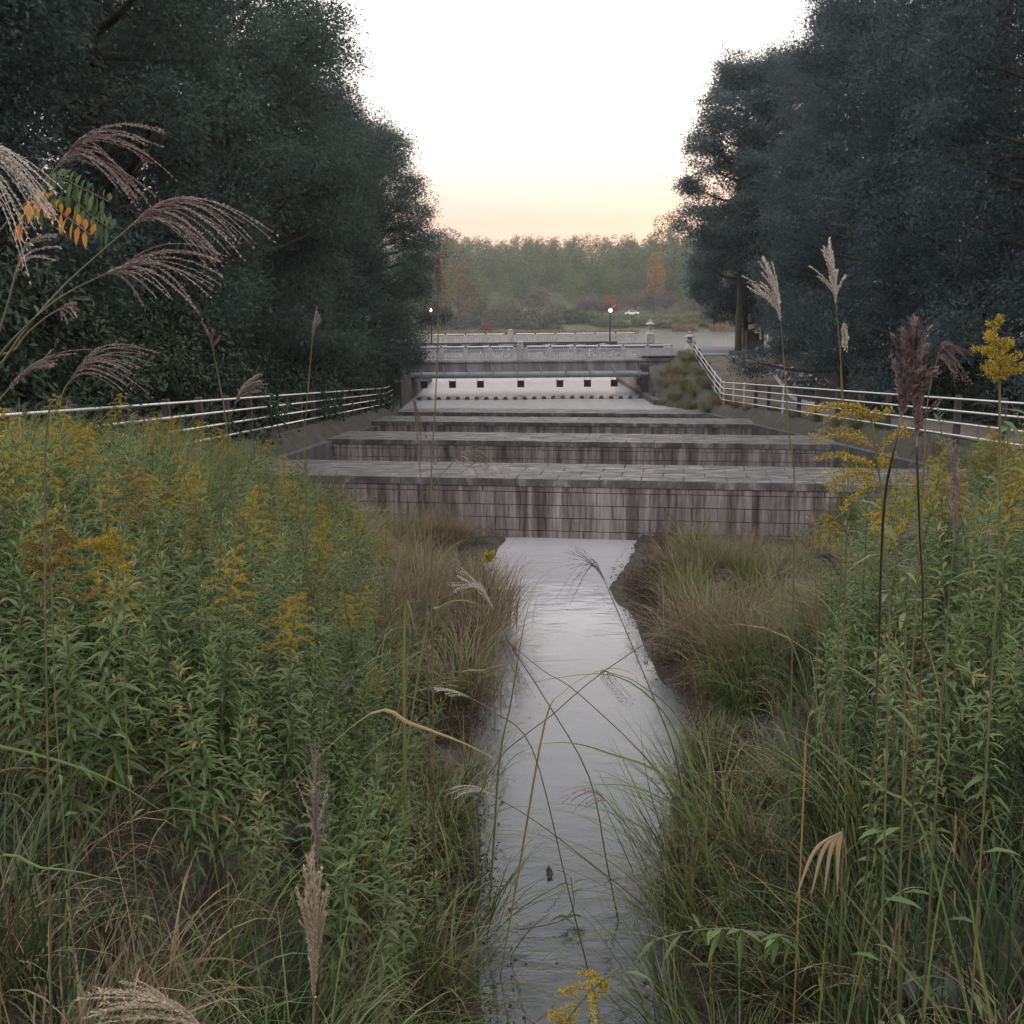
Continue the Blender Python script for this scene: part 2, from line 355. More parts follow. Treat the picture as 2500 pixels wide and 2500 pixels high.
def water_mat(name, deep, scale, strength, dist, stretch=(1, 1, 1), calm=None, rough=.03, painted_sheen=False, wind_and_sheen=False):
    m, n, out = newmat(name); b = n.nodes.new('ShaderNodeBsdfPrincipled')
    b.inputs['Base Color'].default_value = (*deep, 1); b.inputs['Roughness'].default_value = rough
    b.inputs['IOR'].default_value = 1.33; b.inputs['Specular IOR Level'].default_value = .5
    h = noise(n, scale, 3, stretch=stretch)
    if wind_and_sheen:   # breeze roughens the inlet, calm water further right and out
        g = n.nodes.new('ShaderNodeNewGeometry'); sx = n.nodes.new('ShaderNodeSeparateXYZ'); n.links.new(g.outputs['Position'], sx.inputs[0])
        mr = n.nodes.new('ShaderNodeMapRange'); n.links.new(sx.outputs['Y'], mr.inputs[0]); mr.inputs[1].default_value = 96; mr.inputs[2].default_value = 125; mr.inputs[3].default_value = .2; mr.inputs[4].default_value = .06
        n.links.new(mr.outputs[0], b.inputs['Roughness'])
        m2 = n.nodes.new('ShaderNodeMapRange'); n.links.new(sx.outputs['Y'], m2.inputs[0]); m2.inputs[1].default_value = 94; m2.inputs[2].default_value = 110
        n.links.new(mixc(n, m2.outputs[0], deep, (.04, .05, .035)), b.inputs['Base Color'])  # pale inlet colour imitates bright sky reflection, fading out across the lake
    if painted_sheen:   # base colour pales towards the weir to imitate reflected sky
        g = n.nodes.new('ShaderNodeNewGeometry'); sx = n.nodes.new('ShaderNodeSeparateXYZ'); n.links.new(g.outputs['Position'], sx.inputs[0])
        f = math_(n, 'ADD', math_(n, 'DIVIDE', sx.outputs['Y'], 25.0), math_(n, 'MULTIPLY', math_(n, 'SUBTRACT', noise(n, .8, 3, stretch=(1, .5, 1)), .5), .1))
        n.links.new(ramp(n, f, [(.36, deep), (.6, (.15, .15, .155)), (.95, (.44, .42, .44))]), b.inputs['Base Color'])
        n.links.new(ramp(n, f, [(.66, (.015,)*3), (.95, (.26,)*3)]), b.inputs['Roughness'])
    if calm:
        h = math_(n, 'MULTIPLY', h, ramp(n, noise(n, calm, 3), [(.42, (.12, .12, .12)), (.62, (1, 1, 1))]))
    bp = n.nodes.new('ShaderNodeBump'); bp.inputs['Strength'].default_value = strength; bp.inputs['Distance'].default_value = dist
    n.links.new(h, bp.inputs['Height']); n.links.new(bp.outputs[0], b.inputs['Normal'])
    n.links.new(b.outputs[0], out.inputs[0]); return m
M['lake'] = water_mat('lake_water', (.34, .33, .33), 2.6, 1, .2, (.5, 1.2, 1), wind_and_sheen=True)
M['stream'] = water_mat('stream_water', (.06, .062, .066), 3.0, 1, .022, (.7, 2.0, 1), calm=.6, painted_sheen=True)
def ground_mat():
    m, n, out = newmat('ground'); b = n.nodes.new('ShaderNodeBsdfPrincipled'); b.inputs['Roughness'].default_value = .95
    c = ramp(n, noise(n, 1.6, 8, rough=.65), [(.35, (.03, .024, .018)), (.5, (.06, .05, .038)), (.6, (.05, .05, .027)), (.72, (.1, .088, .075))])
    c = mixc(n, ramp(n, noise(n, .9, 4), [(.56, (0, 0, 0)), (.66, (1, 1, 1))]), c, (.085, .078, .068))
    g = n.nodes.new('ShaderNodeNewGeometry'); sx = n.nodes.new('ShaderNodeSeparateXYZ'); n.links.new(g.outputs['Position'], sx.inputs[0])
    mr = n.nodes.new('ShaderNodeMapRange'); n.links.new(sx.outputs['Y'], mr.inputs[0]); mr.inputs[1].default_value = 296; mr.inputs[2].default_value = 306
    c = mixc(n, mr.outputs[0], c, ramp(n, noise(n, .15, 4), [(.4, (.045, .055, .02)), (.62, (.1, .1, .04))]))
    n.links.new(c, b.inputs['Base Color'])
    bp = n.nodes.new('ShaderNodeBump'); bp.inputs['Strength'].default_value = .8; bp.inputs['Distance'].default_value = .05
    n.links.new(noise(n, 12, 8), bp.inputs['Height']); n.links.new(bp.outputs[0], b.inputs['Normal'])
    n.links.new(b.outputs[0], out.inputs[0]); return m
M['ground'] = ground_mat()

# ------------------------------------------------------------------ terrain
def sm(a, b, x):
    t = np.clip((x-a)/(b-a), 0, 1); return t*t*(3-2*t)
def wl(y): return np.interp(y, [4, 7, 9, 11.6, 14, 18, 22, 25], [-.1, -.02, -.12, -.3, -.35, -.1, -.35, .05])
def wr(y): return np.interp(y, [4, 7, 9, 11.6, 13, 15, 18, 20, 22, 25], [.95, 1.02, 1.2, 1.75, 2.35, 2.0, 1.95, 1.7, 2.3, 2.9])
def lump(x, y):
    return (np.sin(x*1.7+y*.9)*np.cos(y*1.3-x*.6)*.5+np.sin(x*3.9-y*2.7)*.25+np.sin(x*.45+2)*np.cos(y*.38)*.6)
def G(x, y):
    x = np.asarray(x, float); y = np.asarray(y, float)
    zl = np.maximum(4.5-.063*y, .45); zl = np.where(y > 66, .45+(2.6-.45)*sm(66, 77, y), zl)
    zr = np.where(y < 60, 4.0-.052*y, .88+(2.86-.88)*sm(60, 76, y))
    fl = np.where(y < 25, .86, .8-.036*(y-25))
    tl = np.interp(y, [2, 8, 24, 26, 70], [-.4, -1.0, -4.5, -6.3, -6.3])
    tr = np.interp(y, [2, 8, 24, 26, 66, 68, 70], [1.4, 2.2, 7.4, 10.9, 10.9, 9.6, 9.42])
    sl_ = np.clip((tl-x)/(tl+7.4), 0, 1); sr_ = np.clip((x-tr)/(11.8-tr), 0, 1)
    z = fl+(zl-fl)*sl_**.75+(zr-fl)*sr_**.8
    z = z+np.where(x < -8, (-8-x)*.02, 0)+np.where((x > 18), (x-18)*.04*sm(90, 60, y), 0)
    inw = sm(.25, 0, np.maximum(wl(y)-x, x-wr(y)))*(y < 25.5)
    z = z-.35*inw+lump(x, y)*.07*(y < 66)*(1-inw)
    z = z+(1.2*sm(.35, 2.0, x-wr(y))*sm(17, 9, y)*sm(12, 8, x)+.75*sm(.5, 2.2, wl(y)-x)*sm(18, 9, y)*sm(-7.4, -5, x))
    z = np.maximum(z, 4.4-np.maximum(y-1.6, 0)*.92)
    lake = sm(65.5, 66.5, y)*((x > -7.2) & (x < 9.45)); z = np.where(lake > 0, z*(1-lake)-1.2*lake, z)
    far = sm(95, 98, y); z = z*(1-far)-1.5*far
    hill = np.interp(y, [303, 308, 316, 334, 348, 440, 560, 900], [-1.5, .1, 1.6, 4.6, 4.8, 24, 26, 26])
    z = np.where(y > 300, np.maximum(z, hill), z)
    return z
xs = np.unique(np.round(np.concatenate([np.arange(-9, 14, .22), np.arange(-40, -9, 1.2), np.arange(14, 45, 1.0), [9.44, 9.46],
     np.linspace(-700, -40, 30), np.linspace(45, 700, 30)]), 3))
ys = np.unique(np.round(np.concatenate([np.arange(-8, 28, .25), np.arange(28, 100, .6), np.linspace(100, 300, 14), np.arange(300, 360, 4), np.linspace(360, 1500, 30), [-60, -20]]), 3))
X, Y = np.meshgrid(xs, ys); Z = G(X, Y)
nx, ny = len(xs), len(ys)
i = (np.arange(ny-1)*nx)[:, None]; j = np.arange(nx-1)[None]
mb = MB(); mb.add(np.stack([X, Y, Z], -1), np.stack([i+j, i+j+1, i+nx+j+1, i+nx+j], -1).reshape(-1, 4))
struct(mb.build('ground', M['ground'], smooth=True))
# stream
yy = np.arange(1.5, 25.3, .35); a = []
for y in yy: a += [(float(wl(y))-.6, y, .75), (float(wr(y))+.6, y, .75)]
k = np.arange(len(yy)-1)[:, None]*2
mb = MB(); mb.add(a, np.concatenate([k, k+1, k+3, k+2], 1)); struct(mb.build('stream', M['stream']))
# lake
mb = MB(); mb.add([(-700, 66, 0), (700, 66, 0), (700, 312, 0), (-700, 312, 0)], [(0, 1, 2, 3)]); struct(mb.build('lake', M['lake']))
# road on the right, path
mb = MB(); mb.add([(9.5, 76.6, 2.9), (60, 76.6, 2.9), (60, 95, 2.95), (9.5, 95, 2.95)], [(0, 1, 2, 3)]); struct(mb.build('road', M['asphalt']))
mb = MB(); mb.add([(13.5, 79, 2.91), (40, 79, 2.91), (40, 79.35, 2.91), (13.5, 79.35, 2.91)], [(0, 1, 2, 3)]); struct(mb.build('road_marking', M['paintline']))
mb = MB(); yy = np.arange(24, 76.8, .8); pts = []
for y in yy:
    c = np.interp(y, [24, 50, 62, 70, 77], [14.4, 14.6, 14.9, 15.4, 16]); hw = np.interp(y, [24, 60, 77], [1.5, 2.0, 2.6])
    for s in (-1, -.5, 0, .5, 1): x = c+s*hw; pts.append((x, y, float(G(x, y))+.03))
k = (np.arange(len(yy)-1)*5)[:, None]; j = np.arange(4)[None]
mb.add(pts, np.stack([k+j, k+j+1, k+j+6, k+j+5], -1).reshape(-1, 4)); struct(mb.build('path', M['path'], smooth=True))

# ------------------------------------------------------------------ block weirs
WX0, WX1, SK = -6.9, 11.35, -.165
CREST = [(25, 2.20, .62), (37.5, 1.585, -.2), (50, .96, -.9), (62.5, .23, -1.5)]
names = ['nearest and tallest', 'second nearest', 'third', 'farthest']
for wi, (d, zc, zb) in enumerate(CREST):
    t = thing('weir', ['tall stained block weir closing the stream, nearest of the four', 'stained block weir just behind the tallest weir',
        'low grey block weir, third one toward the lake', 'lowest block weir, right at the edge of the lake'][wi], 'weir', (0, d, 0), math.atan(SK))
    mb = MB(); ch, cw, gap = .315, .62, .018; z = zc-.02; row = 0
    box(mb, WX0, WX1, .05, 2.4, zb, zc-.03, 3)
    while z > zb:
        zlo = max(zb, z-ch+gap); x = WX0+(cw*.5 if row % 2 else 0)-U(0, .1)
        while x < WX1:
            x2 = min(WX1, x+cw*U(.97, 1.03)); off = U(0, .005)
            if x2-x > .05: box(mb, max(x, WX0), x2-gap, off, .049, zlo, z, U(.1, .6))
            x = x2
        z -= ch; row += 1
    mb.build('block_face', M['weir'], t)
    mb = MB(); y0 = -.03
    for r_ in range(4):
        x = WX0-(r_ % 2)*.5; y1 = y0+.66
        while x < WX1:
            x2 = min(WX1, x+1.0); zz = zc+U(-.006, .003)
            box(mb, max(x, WX0), x2-.012, y0, y1-.014, zc-.19 if r_ == 0 else zc-.1, zz, U(.3, .7), .01); x = x2
        y0 = y1
    mb.build('crest', M['weirtop'], t)
# side revetments beside the weir pools
for s, xx, lab in ((-1, -6.6, 'weathered concrete side wall along the left end of the weirs'), (1, 11.1, 'weathered concrete side wall along the right end of the weirs')):
    mb = MB(); yy = np.arange(25.2, 66, 1.0); v = []
    for y in yy:
        zt = (4.5-.063*y if s < 0 else 4.0-.052*y)-.55
        for (o, z) in ((0, -1.6), (0, zt), (.28*s, zt), (.28*s, -1.6)): v.append((xx+o, y, z))
    k = (np.arange(len(yy)-1)*4)[:, None]; j = np.arange(3)[None]
    mb.add(v, np.stack([k+j, k+j+1, k+j+5, k+j+4], -1).reshape(-1, 4)); mb.add(v[:4], [(0, 1, 2, 3)]); mb.add(v[-4:], [(0, 1, 2, 3)])
    tag(mb.build('side_wall', M['conc_dark']), lab, 'wall')

# ------------------------------------------------------------------ fences
def fence(label, pts, hgt, white=(), pr=.075, first=True):
    pts = np.array(pts, float); t = thing('fence', label, 'fence', pts[0]); o = pts[0]
    for q, p in enumerate(pts):
        mb = MB(); p = p-o
        if q in white: tube(mb, [p+(0, 0, -.3), p+(0, 0, hgt+.02)], .04, 8); mb.build('post', M['white'], t)
        else: box(mb, p[0]-pr, p[0]+pr, p[1]-pr, p[1]+pr, p[2]-.3, p[2]+hgt+.06, .5, .01); mb.build('post', M['post'], t)
    for h in (.97, .71, .45, .19):
        mb = MB(); q = pts-o+np.array([0, 0, hgt*h]); q[:, 0] += (.06 if pts[0][0] < 0 else -.06)
        tube(mb, q, .03, 6); mb.build('rail', M['steel'], t)
    return t
yl = np.arange(6.0, 67.5, 2.45)
fence('long dark post fence with steel rails under the left trees', [(-7.6, y, 4.5-.063*y if y < 64 else .47) for y in yl], 1.22)
yr = list(np.arange(10, 60, 2.6))
pr_ = [(12, y, 4.0-.052*y) for y in yr]+[(12.15, 61.2, 1.0)]+[(12.2+1.0*k/5, 61.2+15*k/5, float(.95+1.6*(k/5)**1.1)) for k in range(1, 6)]
nW = len(yr)
fence('long four rail fence along the path on the right bank', pr_, 1.25, (nW-6, nW-3, nW-2, nW-1, nW, nW+1))

# ------------------------------------------------------------------ bridge
YN, YF = 77.0, 94.5
br = thing('bridge', 'long grey concrete road bridge over the lake inlet', 'bridge', (0, YN, 0))
mb = MB(); box(mb, -22, 13.2, .45, 4.4, 2.3, 2.64); mb.build('deck', M['asphalt'], br)
mb = MB(); box(mb, -22, 13.2, 14.6, 16.98, 2.75, 3.22); mb.build('deck', M['asphalt'], br)
mb = MB(); box(mb, -22, 12.2, 0, .44, 1.5, 2.5, .5, .02); box(mb, -22, 13.2, -.12, .44, 2.504, 2.63, .5, .015); mb.build('girder', M['girder'], br)
mb = MB(); box(mb, -22, 13.2, 17.0, 17.7, 2.6, 3.3, .5, .02); mb.build('girder', M['girder'], br)
mb = MB(); box(mb, -22, (1505-1250)*93/F, 15.3, 15.6, 3.22, 3.52, .5, .02); mb.build('kerb', M['conc_dark'], br)
mb = MB(); box(mb, (1422-1250)*77/F, (1438-1250)*77/F, -.02, .01, 1.75, 2.3); mb.build('drain_box', M['panel'], br)
def balustrade(label, yb, zb, u0, u1, upil, usp, hgt):
    k = yb/F; t = thing('balustrade', label, 'balustrade', (0, yb, zb))
    xs_ = [(u-1250)*k for u in np.arange(upil+usp*.24, u1, usp)]+[(u-1250)*k for u in np.arange(upil-usp*.24, u0, -usp)]
    xs_ = sorted(xs_); xp = (upil-1250)*k; hw = .12
    for x in xs_:
        mb = MB(); box(mb, x-hw, x+hw, -.1, .1, -.05, hgt-.1, .5, .015); mb.build('post', M['bal'], t)
        mb = MB(); box(mb, x-.07, x+.07, -.07, .07, hgt-.1, hgt-.005, .5); mb.build('rail_bracket', M['metal_dark'], t)
    for a, b in zip(xs_[:-1], xs_[1:]):
        if a < xp < b: continue
        mb = MB(); x0, x1 = a+hw, b-hw
        box(mb, x0, x1, -.06, .06, hgt-.3, hgt-.22); box(mb, x0, x1, -.06, .06, .07, .16)
        nb = max(3, int((x1-x0)/.135))
        for q in range(nb):
            c = x0+(q+.5)*(x1-x0)/nb; box(mb, c-.036, c+.036, -.04, .04, .16, hgt-.3)
        mb.build('baluster_panel', M['bal'], t)
        mb = MB(); tube(mb, [(a+.08, 0, hgt-.045), (b-.08, 0, hgt-.045)], .055, 10); mb.build('handrail', M['steel'], t)
    mb = MB(); lathe(mb, [(.26, -.05), (.26, hgt+.08), (.2, hgt+.14), (.24, hgt+.2), (.22, hgt+.3), (.1, hgt+.38), (0, hgt+.4)], 8, (xp, 0, 0), ph=.39)
    mb.build('pillar', M['lantern'], t)
    mb = MB(); box(mb, (u0-1250)*k, (u1-1250)*k, -.13, .13, -.09, .01, .5); mb.build('plinth', M['bal'], t)
    return t
balustrade('near grey baluster railing with bicycles behind it', YN+.15, 2.72, 780, 1665, 1273, 58.7, .96)
balustrade('far pale baluster railing on the lake side of the bridge', YF, 3.37, 800, 1572, 1250, 48.2, .85)
def lantern(u, d, z, label, hs):
    t = thing('stone_lantern', label, 'stone lantern', ((u-1250)*d/F, d, z)); s = hs
    mb = MB(); box(mb, -.42*s, .42*s, -.42*s, .42*s, 0, 1.0*s, .5, .03); mb.build('pedestal', M['lantern'], t)
    mb = MB(); lathe(mb, [(.42*s, 1.0*s), (.3*s, 1.15*s), (.2*s, 1.4*s), (.2*s, 1.5*s), (.4*s, 1.62*s), (.4*s, 1.7*s)], 6); mb.build('shaft', M['lantern'], t, False)
    mb = MB(); lathe(mb, [(.24*s, 1.7*s), (.24*s, 2.0*s)], 6); mb.build('lamp_house', M['conc'], t)
    mb = MB(); lathe(mb, [(.2*s, 1.98*s), (.56*s, 2.02*s), (.52*s, 2.1*s), (.22*s, 2.24*s), (.1*s, 2.3*s), (.15*s, 2.42*s), (.06*s, 2.55*s), (0, 2.62*s)], 6); mb.build('cap', M['lantern'], t)
lantern(1682, YN+.2, 2.64, 'darker stone lantern at the right end of the near railing', .78)
lantern(1586, YF, 3.3, 'pale stone lantern at the right end of the far railing', .8)
# pipe hung along the bridge
pz = 6.15-151*76.4/F
pt = thing('water_pipe', 'thick grey pipe slung along the side of the bridge', 'pipe', (0, 76.4, pz))
mb = MB(); tube(mb, [(x, 0, 0) for x in np.linspace(-10.5, 11.4, 12)], .235, 14); mb.build('pipe', M['pipe'], pt, True)
for u in np.arange(970, 1640, 58.6):
    x = (u+5-1250)*76.4/F; mb = MB()
    tube(mb, [(x-.22, .55, .75), (x-.1, -.2, .3), (x, -.26, -.25)], .035, 6)
    tube(mb, [(x+.26*math.sin(a)*.05, .26*math.cos(a), .26*math.sin(a)) for a in np.linspace(0, 6.3, 13)], .02, 5); mb.build('pipe_bracket', M['pipe'], pt)
# dark panels hung below the bridge
for q, u in enumerate((1039, 1108, 1176, 1274, 1369, 1436, 1501)):
    d = 79.5; x = (u-1250)*d/F; zt = 6.15-163*d/F
    t = thing('hanging_panel', 'small dark square panel hanging under the bridge', 'panel', (x, d, zt), 0, 'square panels hanging under the bridge')
    mb = MB(); box(mb, -.26, .26, -.05, .05, -.58, -.06, .5, .01); mb.build('board', M['panel'], t)
    for s in (-1, 1):
        mb = MB(); tube(mb, [(s*.24, 0, -.07), (s*.24, 0, 1.2)], .014, 5); mb.build('hanger', M['metal_dark'], t)
# abutments
t = thing('abutment', 'stained beige quay wall and dark abutment under the right end', 'abutment', (9.42, 69, 0))
mb = MB(); box(mb, .03, .5, 7.96, 25.5, .32, 2.29, .5); mb.build('wall', M['beige'], t)
mb = MB(); box(mb, 0, .5, 0.5, 25.5, -1.2, .317, .5); mb.build('plinth', M['conc_dark'], t)
mb = MB(); tube(mb, [(-.05, 9, .95), (.029, 9, .95)], .22, 12); mb.build('drain', M['rubber'], t)
mb = MB(); box(mb, .015, 3.6, 7.2, 7.95, -1.2, 2.3, .5, .02); mb.build('pier', M['conc_dark'], t)
mb = MB(); mb.add([(.5, 1.0, -.6), (.5, 7.19, -.6), (.5, 7.19, 2.2), (1.6, 1.2, .2), (2.2, 7.19, 2.45), (3.6, 2, 1.0), (3.7, 7.19, 2.5)], [(0, 1, 2, 2)]+[(0, 2, 4, 3), (3, 4, 6, 5)]); mb.build('wing_wall', M['conc_dark'], t)
t = thing('gate_post', 'square concrete post at the lake end of the left fence', 'post', (-7.35, 68.6, 0))
mb = MB(); box(mb, -.25, .25, -.25, .25, -1, 1.7, .5, .03); mb.build('shaft', M['conc_dark'], t)
mb = MB(); box(mb, -.29, .29, -.29, .29, 1.7, 1.8, .5, .02); mb.build('cap', M['conc'], t)
# float line
for q in range(26):
    u = 1027+23.3*q; x = (u-1250)*75/F
    o = thing('float', 'dark barrel float in the barrier line before the bridge', 'float', (x, 75+.25*math.sin(q*.5), 0), U(-.1, .1), 'floats of the barrier line')
    mb = MB(); lathe(mb, [(0, -.12), (.12, -.11), (.165, -.03), (.165, .08), (.13, .17), (.05, .2), (0, .2)], 10); mb.build('body', M['float'], o, True)
    mb = MB(); tube(mb, [(-.36, 0, .02), (.36, 0, .02)], .015, 5); mb.build('rope', M['rubber'], o)

# ------------------------------------------------------------------ street lamps
def street_lamp(u, vt, vb, d, label, flip):
    a = P(u, vt, d); b = P(u, vb, d); h = a[2]-b[2]
    t = thing('street_lamp', label, 'street lamp', b)
    mb = MB(); tube(mb, [(0, 0, -.3), (0, 0, h)], [.07, .05], 8); mb.build('pole', M['metal_dark'], t)
    mb = MB(); mb.add([(-.25*flip, -.3, h-.1), (.45*flip, -.3, h+.45), (.45*flip, .3, h+.45), (-.25*flip, .3, h-.1), (-.25*flip, -.3, h-.15), (.45*flip, -.3, h+.4), (.45*flip, .3, h+.4), (-.25*flip, .3, h-.15)],
        [(0, 1, 2, 3), (7, 6, 5, 4), (0, 4, 5, 1), (2, 6, 7, 3), (1, 5, 6, 2), (3, 7, 4, 0)]); mb.build('solar_panel', M['glass'], t)
    mb = MB(); lathe(mb, [(0, -.13), (.09, -.11), (.13, -.02), (.1, .08), (.04, .13), (0, .13)], 10, (0, -.25, h+.02)); mb.build('lamp_head', M['lamp'], t, True)
street_lamp(1489, 758, 838, 93.5, 'lit street lamp with tilted panel standing on the bridge', 1)
street_lamp(1054, 757, 838, 93.5, 'lit street lamp half hidden by the left trees', 1)

# ------------------------------------------------------------------ bicycles
def bicycle():
    t = thing('bicycle', '', 'bicycle'); rW = .33
    def ring(cx, r, rr, m, nm, par):
        mb = MB(); an = np.linspace(0, 2*math.pi, 25); tube(mb, [(cx+r*math.cos(a), 0, rW+r*math.sin(a)) for a in an], rr, 5, cap=False); return mb.build(nm, M[m], par)
    for cx in (-.52, .52):
        w_ = ring(cx, .315, .018, 'rubber', 'wheel', t); ring(cx, .29, .013, 'chrome', 'rim', w_)
        mb = MB()
        for a in np.linspace(0, math.pi*2, 14, endpoint=False): tube(mb, [(cx, 0, rW), (cx+.28*math.cos(a), 0, rW+.28*math.sin(a))], .003, 3, cap=False)
        mb.build('spokes', M['chrome'], w_)
        mb = MB(); an = np.linspace(.2, 2.9, 12); tube(mb, [(cx+.355*math.cos(a), 0, rW+.355*math.sin(a)) for a in an], .022, 5); mb.build('mudguard', M['chrome'], t)
    mb = MB()
    for a, b in (((-.52, 0, rW), (-.1, 0, .28)), ((-.1, 0, .28), (-.22, 0, .78)), ((-.1, 0, .28), (.36, 0, .66)), ((-.18, 0, .55), (.35, 0, .72)), ((-.52, 0, rW), (-.2, 0, .7)), ((.52, 0, rW), (.33, 0, .85))):
        tube(mb, [a, b], .018, 6)
    mb.build('frame', M['bike_blue'], t)
    mb = MB(); tube(mb, bez([(.18, -.27, .98), (.33, -.2, 1.02), (.33, 0, .96), (.33, .2, 1.02), (.18, .27, .98)]), .014, 6); tube(mb, [(.33, 0, .85), (.33, 0, .97)], .014, 6); mb.build('handlebar', M['chrome'], t)
    mb = MB(); lathe(mb, [(0, 0), (.09, .01), (.11, .05), (.06, .08), (0, .085)], 8, (-.24, 0, .8)); tube(mb, [(-.22, 0, .75), (-.24, 0, .81)], .015, 6); mb.build('saddle', M['rubber'], t)
    mb = MB(); v = [(.42, -.15, .72), (.66, -.15, .72), (.66, .15, .72), (.42, .15, .72), (.4, -.18, .96), (.72, -.18, .96), (.72, .18, .96), (.4, .18, .96)]
    for a, b in ((0, 1), (1, 2), (2, 3), (3, 0), (4, 5), (5, 6), (6, 7), (7, 4), (0, 4), (1, 5), (2, 6), (3, 7)): tube(mb, [v[a], v[b]], .01, 4)
    for q in (.25, .5, .75):
        for a, b in ((0, 1), (1, 2), (2, 3), (3, 0)):
            tube(mb, [np.array(v[a])*(1-q)+np.array(v[b])*q, np.array(v[a+4])*(1-q)+np.array(v[b+4])*q], .005, 3)
    mb.build('basket', M['bike_grey'], t)
    return t
bk = bicycle(); first = True
spots = [((u-1250)*78.6/F, 78.4+U(0, .5), U(-.5, .5)+(1.0 if u % 2 else 2.1)) for u in (1058, 1085, 1146, 1185, 1236, 1256, 1335, 1356, 1410, 1428, 1467, 1480)]
for x, y, a in spots:
    o = bk if first else dup(bk, (0, 0, 0)); first = False
    o.location = (x, y, 2.66+(y-77.4)*.039); o.rotation_euler = (U(-.06, .06), 0, a)
    tag(o, 'bicycle parked on the bridge behind the near railing', 'bicycle', 'bicycles behind the near railing')
for q in range(8):
    u = 1918+q*10+U(-3, 3); d = 64+U(-2.5, 3); x = (u-1250)*d/F
    o = dup(bk, (x, d, float(G(x, d))+.02), U(2.2, 3.6), 1, 'bicycle crowded under the dark trees by the right path', 'bicycles under the right trees', (U(-.12, .12), 0))

# ------------------------------------------------------------------ roadside pieces on the right
def gz(x, y): return float(G(x, y))
def at(u, d): return (u-1250)*d/F
x = at(1789, 72); o = thing('bollard', 'short dark bollard at the top of the path', 'bollard', (x, 72, gz(x, 72)))
mb = MB(); lathe(mb, [(.14, -.2), (.13, .55), (.1, .62), (0, .64)], 10); mb.build('shaft', M['post'], o, True)
mb = MB(); lathe(mb, [(.137, .42), (.137, .5)], 10); mb.build('band', M['white'], o)
mb = MB(); v = bez([(at(1778, 78.2), 78.2, 2.95), (at(1860, 78.6), 78.6, 2.95), (at(1920, 80), 80, 2.95)]); tube(mb, v, .2, 4); tag(mb.build('planter_kerb', M['conc_dark']), 'low dark kerb edging the planting beside the road', 'kerb')
mb = MB(); yy = np.linspace(52, 68, 18); tube(mb, [(at(np.interp(y, [52, 68], [2010, 1892]), y), y, gz(at(np.interp(y, [52, 68], [2010, 1892]), y), y)+.06) for y in yy], .14, 4); tag(mb.build('kerb', M['conc']), 'pale kerb curving along the right edge of the path', 'kerb')
d = 86; x = at(1827, d)
o = thing('post', 'stout brown wooden post beside the notice board', 'post', (x, d, 2.92)); mb = MB(); box(mb, -.32, .32, -.3, .3, -.2, 1.4, .5, .03); mb.build('shaft', M['brownwood'], o)
mb = MB(); box(mb, -.35, .35, -.33, .33, 1.4, 1.48, .5, .02); mb.build('cap', M['brownwood'], o)
x = at(1842, d+1); o = thing('notice_board', 'dark notice board with a white top edge by the lake', 'notice board', (x, d+1, 2.92))
mb = MB(); box(mb, -.27, .27, -.04, .04, .6, 1.3); mb.build('board', M['metal_dark'], o)
mb = MB(); box(mb, -.3, .3, -.06, .06, 1.3, 1.38); mb.build('top_edge', M['white'], o)
for s in (-.22, .22): mb = MB(); box(mb, s-.03, s+.03, -.03, .03, -.2, .6); mb.build('leg', M['white'], o)
x = at(1848, d-1); o = thing('round_sign', 'brown round topped sign on two legs by the lake', 'sign', (x, d-1, 2.92))
mb = MB(); an = np.linspace(0, math.pi, 11); pr2 = [(-.4, .25)]+[(-.4*math.cos(a), .55+.35*math.sin(a)) for a in an]+[(.4, .25)]
n_ = len(pr2); mb.add([(a, -.04, b) for a, b in pr2]+[(a, .04, b) for a, b in pr2], [tuple(range(n_))]); mb.add([(a, .04, b) for a, b in pr2], [tuple(range(n_))[::-1]])
mb.build('board', M['brownwood'], o)
for s in (-.25, .25): mb = MB(); box(mb, s-.04, s+.04, -.035, .035, -.2, .25); mb.build('leg', M['brownwood'], o)
d = 83; x = at(1897, d); o = thing('info_sign', 'upright pale information sign in a white frame beside the road', 'sign', (x, d, 2.92))
mb = MB(); box(mb, -.22, .28, -.05, .05, .35, 1.55); mb.build('board', M['signwhite'], o)
mb = MB(); box(mb, -.32, -.225, -.06, .06, .2, 1.62); mb.build('frame', M['white'], o)
mb = MB(); box(mb, -.45, .5, -.25, .25, -.3, .2, .5, .03); mb.build('base', M['conc_dark'], o)
for u, d, lb, h in ((1927, 80, 'dark stake post to the right of the information sign', 1.1), (1803, 92, 'thin dark mooring post standing at the lake edge', 1.0)):
    x = at(u, d); o = thing('stake', lb, 'post', (x, d, 2.9)); mb = MB(); lathe(mb, [(.1, -.2), (.09, h), (.05, h+.05), (0, h+.06)], 8); mb.build('shaft', M['brownwood'], o)

